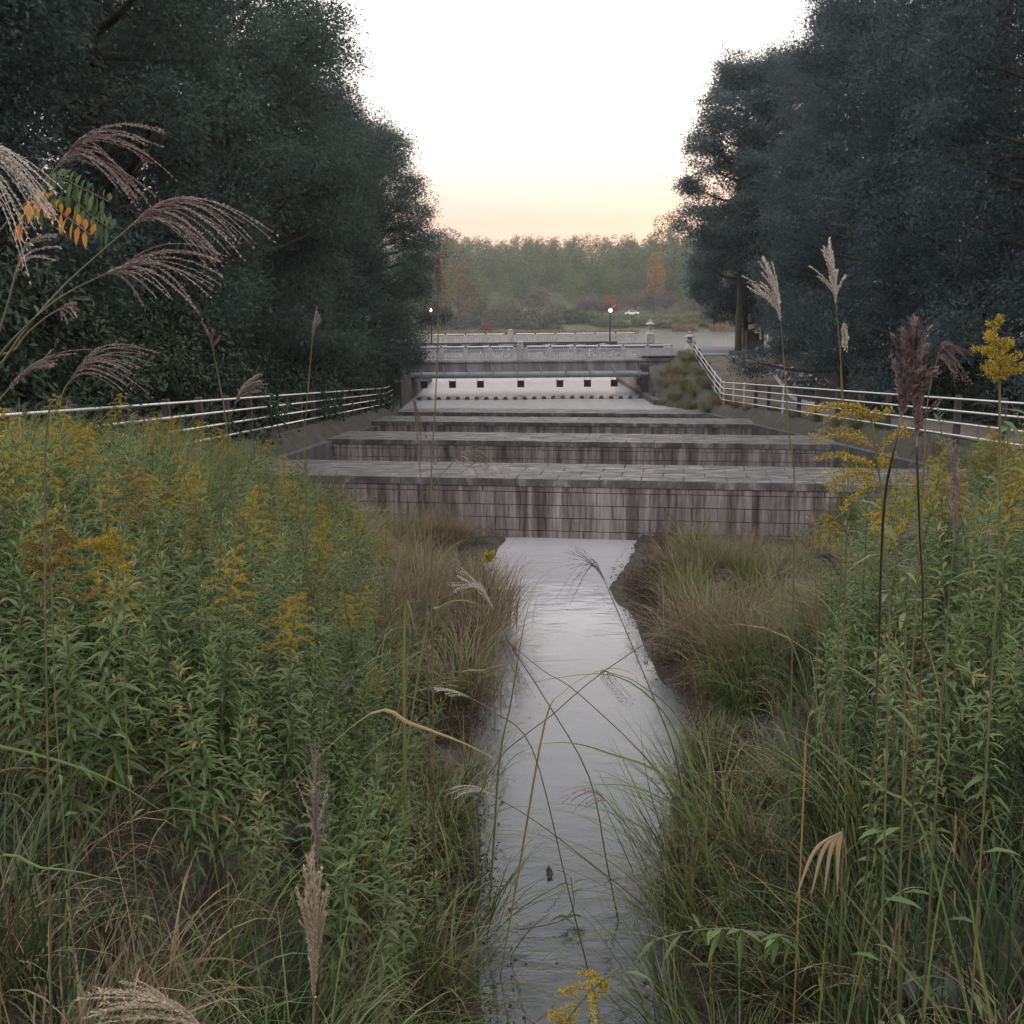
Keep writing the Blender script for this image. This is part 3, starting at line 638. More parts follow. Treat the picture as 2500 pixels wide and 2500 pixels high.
# ------------------------------------------------------------------ trees
def crown_mesh(H, Rr, h0, lobes, nleaf, leaf, wide=.42, spread=.3, dens=1.0, prof=None, tw=45):
    mb = MB(); tk = MB(); C = []
    for q in range(lobes):
        h = h0+(1-h0)*((q+.5)/lobes)**.9; pr = prof(h) if prof else math.sin(math.pi*min(1, (h-h0)/(1-h0)*.82+.16))**.65
        a = q*2.39996+U(-.5, .5); rr = Rr*pr*math.sqrt(U(.25, 1)); C.append((rr*math.cos(a), rr*math.sin(a), h*H-.4))
    C = np.array(C); lr = U(.2, .36, lobes)*Rr
    per = nleaf//(lobes*tw)
    for c, r_ in zip(C, lr):
        sd_ = rdir(tw); sd_[:, 2] = sd_[:, 2]*.8+.12; sc = c+sd_*r_*U(.55, 1.05, (tw, 1))*np.array([1, 1, .8])
        tone = np.clip(rng.normal(.45, .16, tw), 0, 1)
        p = np.repeat(sc, per, 0)+rng.normal(size=(tw*per, 3))*spread*np.array([1, 1, .6])
        out = norm(np.repeat(sd_, per, 0)*.6+rng.normal(size=(tw*per, 3))*.6+np.array([0, 0, -.35]))
        nr = norm(np.repeat(sd_, per, 0)+np.array([0, 0, .7])+rng.normal(size=(tw*per, 3))*.55)
        kites(mb, p, out, nr, leaf*U(.7, 1.25, tw*per), leaf*wide*U(.8, 1.2, tw*per), np.clip(np.repeat(tone, per)+rng.normal(0, .12, tw*per), 0, 1))
        z0 = max(.06*H, min(c[2]-1.2, .85*H)); q0 = np.array([0, 0, z0])
        tube(tk, bez([q0, (q0+c)/2+np.array([0, 0, -.3]), c], 8), np.linspace(.03*Rr, .006*Rr, 8)[:9] if False else np.linspace(.028*Rr, .006*Rr, len(bez([q0, (q0+c)/2, c], 8))), 5)
    tp = bez([(0, 0, -.5), (U(-.15, .15), U(-.15, .15), H*.35), (U(-.3, .3), U(-.3, .3), H*.88)], 10)
    tube(tk, tp, np.linspace(.055*Rr+.06, .015*Rr, len(tp)), 8)
    return mb, tk
def tree_proto(nm, label, mats, **kw):
    a, b = crown_mesh(**kw); t = thing(nm, label, 'tree')
    b.build('trunk', M['bark'], t, True); a.build('crown', M[mats], t); return t
broad = [tree_proto('broadleaf_tree', '', 'tree', H=18, Rr=5.0, h0=.08, lobes=50, nleaf=110000, leaf=.165, spread=.33) for _ in range(3)]
conic = lambda h: max(.16, (1-h)**.62*1.25) if h > .12 else .8
cedar = [tree_proto('dense_tree', '', 'tree_r', H=24, Rr=5.4, h0=.06, lobes=60, nleaf=115000, leaf=.17, spread=.36, prof=lambda h: min(1.0, max(.3, (1.08-h)**.5*1.15))) for _ in range(3)]
USED = set()
def plant(proto, x, y, rz, sc, label, group=None, dz=0):
    z = gz(x, y)+dz
    if proto.name in USED: o = dup(proto, (x, y, z), rz, sc)
    else:
        USED.add(proto.name); kids(proto); o = proto; o.location = (x, y, z); o.rotation_euler = (0, 0, rz); o.scale = sc if hasattr(sc, '__len__') else (sc,)*3
    o['label'] = label
    if group: o['group'] = group
    elif 'group' in o: del o['group']
    return o
Lg = 'broadleaf trees along the left bank'; Rg = 'dense trees along the right path'
rowL = [(-13.5, 17, .95), (-14.5, 26, 1.1), (-12.8, 35, 1.12), (-11.4, 44.5, 1.14), (-11.0, 53, 1.05), (-10.1, 61, .97), (-8.9, 69, .93)]
for q, (x, y, s) in enumerate(rowL):
    plant(broad[q % 3], x, y, q*1.9, s, 'dark broadleaf tree standing behind the left fence', Lg)
for q, (x, y, s) in enumerate([(-21, 20, 1.1), (-21, 32, 1.15), (-20, 43, 1.1), (-19, 55, 1.1), (-18, 67, 1.0), (-16, 79, .8), (-29, 40, 1.1)]):
    plant(broad[(q+1) % 3], x, y, q*2.3+1, s, 'dark broadleaf tree deeper in the grove on the left', 'trees deep in the left grove')
rowR = [(20.2, 27, 1.08), (20.2, 36, 1.1), (19.9, 45, 1.12), (19.4, 54, 1.1), (19.8, 63, .98), (22.0, 71, .92)]
for q, (x, y, s) in enumerate(rowR):
    plant(cedar[q % 3], x, y, q*1.7, s, 'tall dense dark tree standing beside the right path', Rg)
for q, (x, y, s) in enumerate([(29, 30, 1), (29, 42, 1.02), (28, 54, 1), (28, 66, .95), (29, 78, .9), (19, 17, .9)]):
    plant(cedar[(q+2) % 3], x, y, q*2.1, s, 'tall dense tree in the second row behind the right path', 'trees deep in the right grove')
t = tree_proto('camphor_tree', 'airy tree with sky showing through its crown, beyond the right path', 'tree_r', H=21.5, Rr=4.5, h0=.3, lobes=46, nleaf=80000, leaf=.22, spread=.36, tw=34)
plant(t, 17.6, 82, .4, 1, t['label'])
t = tree_proto('camphor_tree', 'second airy tree half hidden by the tall trees on the right', 'tree_r', H=22.5, Rr=4.8, h0=.24, lobes=46, nleaf=80000, leaf=.22, spread=.38, tw=34)
plant(t, 21.3, 85, 1.4, 1, t['label'])
t = tree_proto('lakeside_tree', 'low dark leafy tree beside the road, left of the small tree', 'tree_r', H=12, Rr=4.2, h0=.24, lobes=34, nleaf=50000, leaf=.24, spread=.34, tw=30)
plant(t, 19.5, 88, .9, 1, t['label'])
t = tree_proto('lakeside_tree', 'low dark leafy tree beside the road, right of the small tree', 'tree_r', H=13.5, Rr=4.8, h0=.22, lobes=34, nleaf=50000, leaf=.24, spread=.34, tw=30)
plant(t, 23.5, 87, 2.9, 1, t['label'])
t = tree_proto('small_tree', 'slim small tree with thin trunk near the notice board', 'tree_r', H=7.5, Rr=1.9, h0=.5, lobes=12, nleaf=7000, leaf=.2, spread=.22)
plant(t, at(1858, 85), 85, 0, 1, t['label'])
# understory shrubs
shr = [tree_proto('shrub', '', 'shrub', H=3.2, Rr=2.0, h0=.05, lobes=22, nleaf=16000, leaf=.15, spread=.2, prof=lambda h: math.sqrt(max(.1, 1-h*h))) for _ in range(2)]
for s in shr: s['category'] = 'shrub'
for q in range(22):
    y = 11+q*2.9; plant(shr[q % 2], -10.2+U(-.7, .5), y, U(0, 6), U(.9, 1.4), 'dark shrub growing behind the left fence', 'shrubs behind the left fence')
for q in range(10):
    y = 25+q*2.9; plant(shr[q % 2], 18.6+U(-.4, .8)+(y > 60)*1.0, y, U(0, 6), U(.7, 1.1), 'dark shrub under the trees along the right path', 'shrubs along the right path')
for q, (x, y) in enumerate([(-8.7, 71.5), (-8.9, 68)]):
    plant(shr[q % 2], x, y, q, .6, 'low bush at the lakeside end of the left fence', 'bushes at the end of the left fence')

# ------------------------------------------------------------------ far shore
def cloud(mb, c, rad, n, leaf, t0=.5, ts=.15, flat=.75):
    d_ = rdir(n); p = c+d_*np.asarray(rad)*U(.45, 1, (n, 1))**.6
    kites(mb, p, norm(rng.normal(size=(n, 3))+[0, 0, -.2]), norm(d_+rng.normal(size=(n, 3))*.5+[0, 0, .5]), leaf*U(.7, 1.3, n), leaf*.55, np.clip(rng.normal(t0, ts, n), 0, 1))
mb = MB()
for q in range(620):
    y = 350+100*U(0, 1)**.8; x = U(-75, 115); z = gz(x, y); H = U(9, 12.5)
    lean = U(-1.6, 1.6, 2); t0 = U(.25, .75)
    for s in np.linspace(.2, 1, 7):
        r_ = 3.1*math.sqrt(max(.02, 1-max(0, (s-.5)/.55)**2))+.2
        cloud(mb, np.array([x+lean[0]*s**3, y+lean[1]*s**3, z+H*s]), (r_, r_, 1.4), int(12+r_*24), .62, t0, .13)
struct(mb.build('bamboo_wood', M['bamboo']), 'stuff')
tag(bpy.data.objects['bamboo_wood'], 'hazy mass of bamboo covering the hill across the lake', 'bamboo grove')
def far_tree(nm, label, mat, u, d, vtop, vbase, wpx, n=1800, leaf=.8, h0=.12, group=None, cat='tree'):
    x = at(u, d); top = P(u, vtop, d)[2]; bz = gz(x, d); H = max(2.0, top-bz); Rr = wpx*d/F/2
    t = thing(nm, label, cat, (x, d, bz), 0, group); mb = MB(); tk = MB(); nl = 14
    for q in range(nl):
        h = h0+(1-h0)*(q+.5)/nl; a = q*2.4+U(-.4, .4); pr = math.sin(math.pi*min(1, (q+.5)/nl*.8+.2))**.6; rr = Rr*pr*U(.45, .8)
        c = np.array([rr*math.cos(a), rr*math.sin(a), h*H-.1*H]); cloud(mb, c, (Rr*.42, Rr*.42, H*.13), n//nl, leaf, U(.35, .65), .15)
        tube(tk, [(0, 0, max(.1, h*H*.45)), c], [.12, .03], 4)
    tube(tk, [(0, 0, -.5), (0, 0, H*.8)], [.28, .06], 6); tk.build('trunk', M['bark'], t); mb.build('crown', M[mat], t)
    return t
far_tree('round_tree', 'large round evergreen rising above the bamboo hill', 'bamboo', 1640, 372, 508, 700, 150, 5200, .8, .2)
far_tree('autumn_tree', 'orange autumn tree on the far hillside', 'far_gold', 1595, 349, 612, 700, 56, 1500, .6, .45)
far_tree('autumn_tree', 'olive gold tree with drooping vines by the left trees', 'far_olive', 1125, 318, 632, 800, 105, 4200, .7, .05)
far_tree('autumn_tree', 'wide yellow tinged tree high on the left of the far hill', 'far_olive', 1095, 375, 555, 700, 150, 3600, .9, .1)
far_tree('dark_tree', 'dark evergreen on the far shore beside the right trees', 'bamboo', 1755, 340, 590, 780, 120, 4000, .8, .1)
far_tree('dark_tree', 'tall dark evergreen half behind the right tree trunks', 'bamboo', 1850, 345, 560, 780, 130, 4000, .8, .1)
far_tree('pale_tree', 'tan and pink leaved tree among the shrubs across the lake', 'far_willow', 1318, 328, 698, 780, 88, 2000, .6, .45)
for u, wd, vt in ((1075, 90, 745), (1130, 70, 757), (1215, 75, 742), (1262, 70, 738), (1310, 72, 748), (1350, 60, 752)):
    far_tree('willow_shrub', 'grey brown willow bush on the far shore', 'far_willow', u, 312+U(0, 4), vt, 805, wd, 2200, .55, .1, 'willow bushes on the far shore', 'shrub')
for u, wd, vt in ((1180, 70, 728), (1245, 80, 725), (1365, 70, 738), (1405, 70, 752), (1440, 60, 760), (1385, 60, 765)):
    far_tree('green_shrub', 'light green leafy bush on the far shore', 'far_green', u, 319+U(0, 4), vt, 805, wd, 2200, .55, .1, 'green bushes on the far shore', 'shrub')
for u, wd, vt in ((1470, 60, 778), (1510, 55, 782), (1560, 60, 780), (1610, 60, 782), (1655, 60, 776), (1040, 60, 760)):
    far_tree('green_shrub', 'low green bush on the bank below the far hedge', 'far_green', u, 312+U(0, 5), vt, 806, wd, 1500, .5, .1, 'low bushes below the far hedge', 'shrub')
for u, wd, vt in ((1690, 60, 762), (1735, 55, 768), (1775, 50, 752), (1815, 70, 745), (1880, 80, 742)):
    far_tree('pale_shrub', 'pale olive bush at the water right of the far car', 'far_olive', u, 313+U(0, 4), vt, 805, wd, 2000, .5, .1, 'pale bushes right of the far car', 'shrub')
far_tree('red_shrub', 'low reddish bush at the water below the willow bushes', 'far_red', 1195, 310, 786, 805, 40, 900, .45, .1, None, 'shrub')
far_tree('red_tree', 'dark red leaved tree left of the far car', 'far_red', 1490, 336, 722, 780, 52, 1500, .5, .35)
# hedge on the far bank
mb = MB()
for x in np.arange(at(1440, 326), at(1800, 326), .9): cloud(mb, np.array([x, 326+U(-.6, .6), gz(x, 326)+.7]), (1.1, 1.2, 1.0), 60, .5, .5, .2)
tag(mb.build('hedge', M['far_green']), 'long clipped green hedge in front of the far white car', 'hedge')
mb = MB()
for (a, b) in ((1045, 1400), (1400, 1560), (1640, 1700), (1730, 1775), (1790, 1850)):
    n = int((b-a)*9); u = U(a, b, n); yy = U(307.2, 309.2, n); x = (u-1250)*yy/F
    blades(mb, np.stack([x, yy, np.full(n, -.1)], -1), U(0, 6.3, n), U(.9, 2.2, n)*(1.35 if a > 1600 else .55), np.full(n, .16), U(0, .2, n), U(.2, .8, n), 3, U(0, 1, n))
struct(tag(mb.build('reed_fringe', M['reed']), 'tan reeds along the far waterline', 'reeds'), 'stuff')
# bare cherry trees
def bare_tree(u, d, vtop, wpx, label, group):
    x = at(u, d); bz = gz(x, d); H = P(u, vtop, d)[2]-bz; Rr = wpx*d/F/2
    t = thing('cherry_tree', label, 'tree', (x, d, bz), 0, group); tk = MB(); tw = MB()
    tube(tk, [(0, 0, -.3), (.1, 0, H*.3)], [.24, .18], 6)
    for q in range(9):
        a = q*2.4+U(-.3, .3); e = np.array([math.cos(a)*Rr*U(.5, .95), math.sin(a)*Rr*U(.5, .95), H*U(.6, .95)])
        L = bez([(.1, 0, H*.28), e*np.array([.45, .45, .62]), e], 8); tube(tk, L, np.linspace(.13, .03, len(L)), 5)
        n = 130; pt_ = L[rng.integers(3, len(L), n)]; dr = norm(rng.normal(size=(n, 3))+e/np.linalg.norm(e)*.7+[0, 0, .2])
        blades_ = U(.5, 1.7, n)
        kites(tw, pt_, dr, rng.normal(size=(n, 3)), blades_, .12, U(0, 1, n))
        p2 = pt_+dr*blades_[:, None]*.6; d2 = norm(dr+rng.normal(size=(n, 3))*.6); kites(tw, p2, d2, rng.normal(size=(n, 3)), U(.4, 1.1, n), .09, U(0, 1, n))
    tk.build('trunk', M['bark'], t); tw.build('twigs', M['twig'], t)
for u, vt, wd in ((1310, 722, 70), (1430, 722, 70), (1550, 706, 78), (1622, 716, 70), (1690, 728, 66), (1470, 735, 60)):
    bare_tree(u, 339+U(-1, 3), vt, wd, 'bare pinkish cherry tree on the far bank', 'bare cherry trees on the far bank')
# car
x = at(1541, 337); o = thing('parked_car', 'white car on the far bank behind the hedge', 'car', (x, 337, gz(x, 337)))
mb = MB(); prof = [(-2.1, .3), (-2.15, .75), (-1.9, .95), (-1.2, 1.02), (-.6, 1.5), (.9, 1.52), (1.6, 1.0), (2.05, .85), (2.1, .3)]
n_ = len(prof); mb.add([(a, -.85, b) for a, b in prof]+[(a, .85, b) for a, b in prof], [(k, (k+1) % n_, (k+1) % n_+n_, k+n_) for k in range(n_)]); mb.add([(a, -.85, b) for a, b in prof], [tuple(range(n_))[::-1]]); mb.add([(a, .85, b) for a, b in prof], [tuple(range(n_))]); mb.build('body', M['carwhite'], o)
mb = MB(); mb.add([(-.95, -.86, 1.02), (-.55, -.86, 1.42), (.85, -.86, 1.44), (1.35, -.86, 1.02)], [(0, 3, 2, 1)]); mb.build('window', M['glass'], o)
for cx in (-1.3, 1.3): mb = MB(); tube(mb, [(cx, -.88, .32), (cx, -.6, .32)], .32, 12); mb.build('wheel', M['rubber'], o)
mb = MB(); lathe(mb, [(0, -.12), (.12, 0), (0, .12)], 8, (2.06, -.55, .8)); mb.build('headlight', M['lamp'], o)

# ------------------------------------------------------------------ bank plants
def proj(p):
    q = np.asarray(p, float)-EYE; z = q@FW
    return 1250+F*(q@RT)/z, 1250-F*(q@UP)/z, z
LIM_L = ([-400, 0, 250, 450, 600, 720, 850, 1000, 1150, 1260], [975, 975, 980, 1000, 1030, 1080, 1130, 1190, 1255, 1400])
LIM_R = ([1540, 1600, 1700, 1800, 1950, 2050, 2120, 2250, 2350, 2500, 2900], [1420, 1310, 1265, 1275, 1305, 1240, 1110, 1050, 990, 900, 850])
def fit(x, y, H, hmin=.45, hmax=1.3, slack=0):
    """scale that keeps a plant of height H under the skyline of its bank"""
    z = gz(x, y); s = U(hmax*.75, hmax)
    lim = LIM_L if x < .6 else LIM_R
    for _ in range(12):
        u, v, d = proj((x, y, z+H*s))
        if v >= np.interp(u, *lim)+slack: return s, u
        s *= .92
        if s < hmin: return None, u
    return None, u
def racemes(mb, core, axis, tips, n, m=26, sl=.009, sw=.0035, jit=.012, arch=.55, tone=(.25, .9), cr=.0009):
    """plume of seed strands: each leaves the axis and arches over to a tip"""
    axis = np.asarray(axis, float); tips = np.asarray(tips, float); na = len(axis)
    ad = norm(np.gradient(axis, axis=0))
    for q in range(n):
        s = (q+U(0, .8))/n; fa = s*(na-1); ia = min(na-2, int(fa)); p0 = axis[ia]*(1-(fa-ia))+axis[ia+1]*(fa-ia)
        ft = (1-s)*(len(tips)-1)+U(-.3, .3); ft = min(max(ft, 0), len(tips)-1-1e-6); it = int(ft)
        L0 = np.linalg.norm(tips[it]-p0)
        e = tips[it]*(1-(ft-it))+tips[it+1]*(ft-it)+rng.normal(size=3)*np.array([1, 1.6, 1])*jit
        e = p0+(e-p0)*U(.72, 1.03); L = np.linalg.norm(e-p0)
        c = p0+norm(ad[ia]+rng.normal(size=3)*.1)*L*arch*U(.8, 1.1)
        t = np.linspace(0, 1, m)[:, None]; pts = (1-t)**2*p0+2*t*(1-t)*c+t*t*e
        d = norm(np.gradient(pts, axis=0))
        tube(core, pts[::2], cr, 3, .5, cap=False)
        k = pts[1:]; dd = d[1:]; sd_ = norm(np.cross(dd, rng.normal(size=3)))*np.where(np.arange(m-1) % 2, 1, -1)[:, None]
        tn = np.clip(U(*tone)+rng.normal(0, .12, m-1), 0, 1)
        for rep in range(2):
            kites(mb, k-dd*sl*.3, dd+sd_*U(.25, .5)+rng.normal(size=(m-1, 3))*.12, rng.normal(size=(m-1, 3)), sl*U(.8, 1.3, m-1), sw, tn)
            sd_ = -sd_+rng.normal(size=(m-1, 3))*.6
def ground_stem(pts, lean=.0):
    """carry a stem from its last point down to the soil"""
    p = [np.array(q) for q in pts]; b = p[-1]; d = norm(p[-1]-p[-2]) if len(p) > 1 else np.array([0, 0, -1.0])
    k = b.copy()
    for _ in range(60):
        if k[2] <= gz(k[0], k[1])+.02: break
        d = norm(d+np.array([0, 0, -.12])); k = k+d*.09
    k[2] = min(k[2], gz(k[0], k[1])); 
    return p+[(b+k)/2+np.array([0, 0, .02]), k]
def px(lst, d0=None):
    return [P(q[0], q[1], q[2] if len(q) > 2 else d0) for q in lst]
def pampas(label, stem, tips, d, mat='plume', n=16, axis=.2, jit=.012, arch=.55, sl=.009, sw=.0036, r=.0035, m=28, leaf=None, group=None):
    """one tall plume stalk; stem runs from the plume base down to the ground"""
    sp_ = px(stem, d); tp = px(tips, d); full = ground_stem(sp_); cur = bez(full, 22)
    b = cur[-1].copy(); t = thing('pampas_stalk', label, 'pampas grass', b, 0, group)
    mb = MB(); tube(mb, cur-b, np.linspace(r*.6, r*1.3, len(cur)), 6); mb.build('stem', M['stalk'], t, True)
    ad = norm(cur[0]-cur[2]); L = np.linalg.norm(np.mean(tp, 0)-cur[0])
    ax = np.array([cur[0]-b-ad*.02, cur[0]-b+ad*L*axis*.5, cur[0]-b+ad*L*axis])
    mb = MB(); core = MB(); racemes(mb, mb, ax, np.array(tp)-b, n, m, sl, sw, jit, arch)
    mb.build('plume', M[mat], t)
    if leaf:
        mb = MB()
        for (pts, wd, tn) in leaf: ribbon(mb, bez(np.array(px(pts, d))-b, 16), wd, RT*.6+np.array([0, .5, .3]), tn)
        mb.build('leaf', M['blade'], t)
    return t

def goldenrod(H, kind, label):
    t = thing('goldenrod', label, 'goldenrod'); a = U(0, 6.3); ln = U(.05, .26)*H
    q = lambda s: np.stack([ln*np.cos(a)*s**2+.012*np.sin(s*9), ln*np.sin(a)*s**2+.012*np.cos(s*7), s*H], -1)
    ss = np.linspace(-.03, .98, 12); mb = MB(); tube(mb, q(ss), np.linspace(.006, .0022, 12), 5); mb.build('stem', M['golden_stem'], t, True)
    n = int(105*H/1.8); s = np.sort(U(.16, .95 if kind == 'leaf' else .84, n)); az = np.arange(n)*2.39996+U(-.3, .3, n)
    L = .165*np.interp(s, [.1, .4, .7, .95], [.75, 1.0, .82, .38])*U(.75, 1.15, n)*min(1.1, H/1.7)
    el = np.interp(s, [.1, .6, .95], [-.05, .35, .95])+U(-.2, .2, n)
    d = np.stack([np.cos(az)*np.cos(el), np.sin(az)*np.cos(el), np.sin(el)], -1)
    tn = np.clip(.48+.22*(s-.5)+rng.normal(0, .13, n), 0, .92); tn[U(0, 1, n) > .97] = 1.0
    mb = MB(); leaves(mb, q(s), d, L, L*.17, tn, np.interp(s, [.1, .6, .95], [.6, .4, .15])); mb.build('leaves', M['golden_leaf'], t)
    if kind != 'leaf':
        mb = MB(); nb = 18
        for k in range(nb):
            f = k/nb; s0 = .76+.22*f; p0 = q(np.array(s0)); az_ = k*2.4+U(-.4, .4); Lb = (.17*(1-f)**.8+.04)*U(.75, 1.2)
            o = np.array([math.cos(az_), math.sin(az_), 0]); tt = np.linspace(0, 1, 22)[:, None]
            pts = p0+o*Lb*tt+np.array([0, 0, 1.0])*(Lb*(.75*tt-.75*tt*tt))
            tube(mb, pts[::4], .0012, 3, .1, cap=False)
            nf = 5; pp = np.repeat(pts[3:], nf, 0)+rng.normal(size=(19*nf, 3))*.005; up_ = norm(rng.normal(size=(19*nf, 3))*.6+[0, 0, .9])
            kites(mb, pp, up_, rng.normal(size=(19*nf, 3)), U(.007, .012, 19*nf), .006, np.clip(rng.normal(.55, .2, 19*nf), 0, 1))
        mb.build('flower_plume', M['flower'] if kind == 'gold' else M['flower_old'], t)
    return t
GL = {'gold': 'goldenrod with yellow flower plumes', 'leaf': 'leafy green goldenrod stalk not in flower', 'old': 'goldenrod with faded brownish flower plumes'}
gp = []
for H, k in ((1.85, 'gold'), (1.6, 'gold'), (1.75, 'leaf'), (1.5, 'leaf'), (2.0, 'leaf'), (1.85, 'old'), (1.65, 'leaf')):
    gp.append((goldenrod(H, k, ''), H, k))
def put(proto, x, y, s, label, group, tilt=.2):
    z = gz(x, y)
    if proto.name in USED: o = dup(proto, (x, y, z), U(0, 6.28), s, label, group, (U(-tilt, tilt), U(-tilt, tilt)))
    else:
        USED.add(proto.name); kids(proto)
        for c in list(proto.children): kids(c)
        o = proto; o.location = (x, y, z); o.scale = (s, s, s); o['label'] = label; o['group'] = group
    return o
def scatter(n, xf, y0, y1, seed_y=1.0):
    out = []; tries = 0
    while len(out) < n and tries < n*30:
        tries += 1; y = y0+(y1-y0)*U(0, 1)**seed_y; a, b = xf(y); x = U(a, b)
        u, v, d = proj((x, y, gz(x, y)+.9))
        if u < -260 or u > 2760 or v > 2750: continue
        if all((x-p[0])**2+(y-p[1])**2 > .10 for p in out[-400:]): out.append((x, y))
    return out
def toe_l(y): return np.interp(y, [2, 8, 24], [-.5, -1.0, -3.6])
def toe_r(y): return np.interp(y, [2, 8, 14, 24], [1.7, 2.5, 4.2, 7.8])
wts = [.06, .05, .24, .2, .16, .07, .22]
for side, nn_ in (('left', 175), ('right', 95)):
    xf = (lambda y: (-7.3, toe_l(y)-.1)) if side == 'left' else (lambda y: (toe_r(y)+.1, 10.5))
    for x, y in scatter(nn_, xf, 5.6 if side == 'left' else 6.6, 21 if side == 'left' else 18, 1.15):
        g, H, k = gp[rng.choice(7, p=[0, 0, .3, .24, .16, .03, .27] if y < 8.5 else [.11, .09, .26, .18, .1, .05, .21])]
        s, u = fit(x, y, H)
        if s is None: continue
        put(g, x, y, s, GL[k]+' in the thicket on the %s bank' % side, '%s goldenrod of the %s bank' % ({'gold': 'flowering', 'leaf': 'leafy', 'old': 'faded'}[k], side))
for (u, v, d, k) in ((95, 975, 9, 0), (205, 1015, 10, 0), (115, 1290, 5.2, 5), (290, 1300, 5.4, 1), (455, 1200, 7, 5), (690, 1060, 9, 0), (780, 1180, 10, 1), (660, 1420, 7, 0), (840, 1440, 7.5, 1), (930, 1300, 11, 1), (590, 1350, 7, 5), (500, 1090, 11, 0), (60, 1080, 8, 0), (390, 1130, 9, 1),
      (2330, 1050, 5.4, 0), (2400, 1010, 5.0, 5), (2465, 950, 4.8, 1), (2485, 1090, 5.0, 5), (2300, 1140, 6.2, 5), (2490, 880, 5.6, 0), (2380, 960, 6, 2), (2440, 1000, 6.4, 0), (2250, 1090, 7, 4), (2180, 1170, 7.5, 2), (2350, 1130, 5.8, 0), (2460, 1150, 4.8, 0), (2210, 1060, 8.5, 0), (2500, 970, 7, 0), (2130, 1130, 9, 4), (2280, 1040, 8, 4),
      (2475, 830, 5.5, 1), (2420, 900, 6.5, 0), (2360, 980, 6.5, 1), (2300, 1020, 7.5, 0), (2445, 1080, 5.5, 1), (2495, 1040, 5.5, 0), (2400, 1110, 6, 0), (2180, 1120, 8, 1), (2340, 1090, 7, 5),
      (2490, 900, 6, 4), (2440, 960, 6, 2), (2390, 1020, 6, 6), (2340, 1010, 7, 4), (2290, 1060, 7, 2), (2240, 1100, 7.5, 6), (2190, 1080, 9, 2), (2150, 1150, 9, 6), (2470, 1020, 5.5, 6), (2420, 1060, 5.5, 4), (2320, 1100, 6, 2), (2110, 1190, 9, 2), (2260, 1010, 9, 1), (2380, 930, 8, 0), (2500, 940, 5.2, 2), (2080, 1230, 9.5, 6), (2200, 1150, 7, 0), (2440, 870, 8, 6),
      (30, 960, 10, 1), (150, 955, 11, 0), (265, 960, 11, 1), (330, 1000, 12, 0), (420, 1010, 13, 1), (560, 1040, 13, 0), (20, 1140, 7.5, 5), (170, 1080, 9, 1), (240, 1150, 8, 0), (330, 1200, 7.5, 5), (430, 1150, 9.5, 1), (540, 1200, 9, 0), (620, 1280, 8.5, 1), (720, 1260, 9.5, 0), (760, 1360, 8, 5), (880, 1420, 8.5, 0), (690, 1480, 7, 1), (500, 1320, 7, 0), (370, 1370, 6.5, 1), (60, 1230, 6.5, 0), (900, 1250, 13, 1)):
    g, H, kk = gp[k]
    for _ in range(60):
        p = P(u, v, d); z = gz(p[0], p[1]); s = (p[2]-z)/H
        if s < 1.2 or d > 16: break
        d += .25
    if s < .35: continue
    sd_ = 'left' if u < 1250 else 'right'
    put(g, p[0], p[1], min(s, 1.3), GL[kk]+' in the thicket on the %s bank' % sd_, '%s goldenrod of the %s bank' % ({'gold': 'flowering', 'leaf': 'leafy', 'old': 'faded'}[kk], sd_), .03)

def mesh_arrays(o):
    me = o.data; n = len(me.vertices); co = np.empty(n*3); me.vertices.foreach_get('co', co); t = np.empty(n); me.attributes['tone'].data.foreach_get('value', t)
    ls = np.empty(len(me.loops), int); me.loops.foreach_get('vertex_index', ls); st = np.empty(len(me.polygons), int); me.polygons.foreach_get('loop_start', st)
    sz = np.diff(np.append(st, len(ls))); out = [ls[st[sz == k][:, None]+np.arange(k)] for k in (3, 4) if (sz == k).any()]
    return co.reshape(-1, 3), t, out
src = [(mesh_arrays([c for c in g.children if c.name.startswith('leaves')][0]), H) for g, H, k in gp if k == 'leaf']
for side, cnt in (('left', 900), ('right', 620)):
    mb = MB(); xf = (lambda y: (-7.4, toe_l(y))) if side == 'left' else (lambda y: (toe_r(y)+.1, 11))
    for x, y in scatter(cnt, xf, 6.0, 22 if side == 'left' else 19, 1.1):
        (co, tn, fs), H = src[rng.integers(len(src))]; s, u = fit(x, y, H*1.05, .3, 1.1, 20)
        if s is None: continue
        a = U(0, 6.3); c, d = math.cos(a), math.sin(a); q = co*s; q = np.stack([q[:, 0]*c-q[:, 1]*d+x+U(-.16, .16)*q[:, 2]**1.6, q[:, 0]*d+q[:, 1]*c+y+U(-.16, .16)*q[:, 2]**1.6, q[:, 2]+gz(x, y)], -1)
        base = mb.n; mb.add(q, fs[0], np.clip(tn+U(-.15, .1), 0, 1))
        for f in fs[1:]: mb.f.append(f+base)
    struct(tag(mb.build('goldenrod_thicket', M['golden_leaf']), 'mass of leafy goldenrod filling the %s bank between the single stalks' % side, 'thicket'), 'stuff')

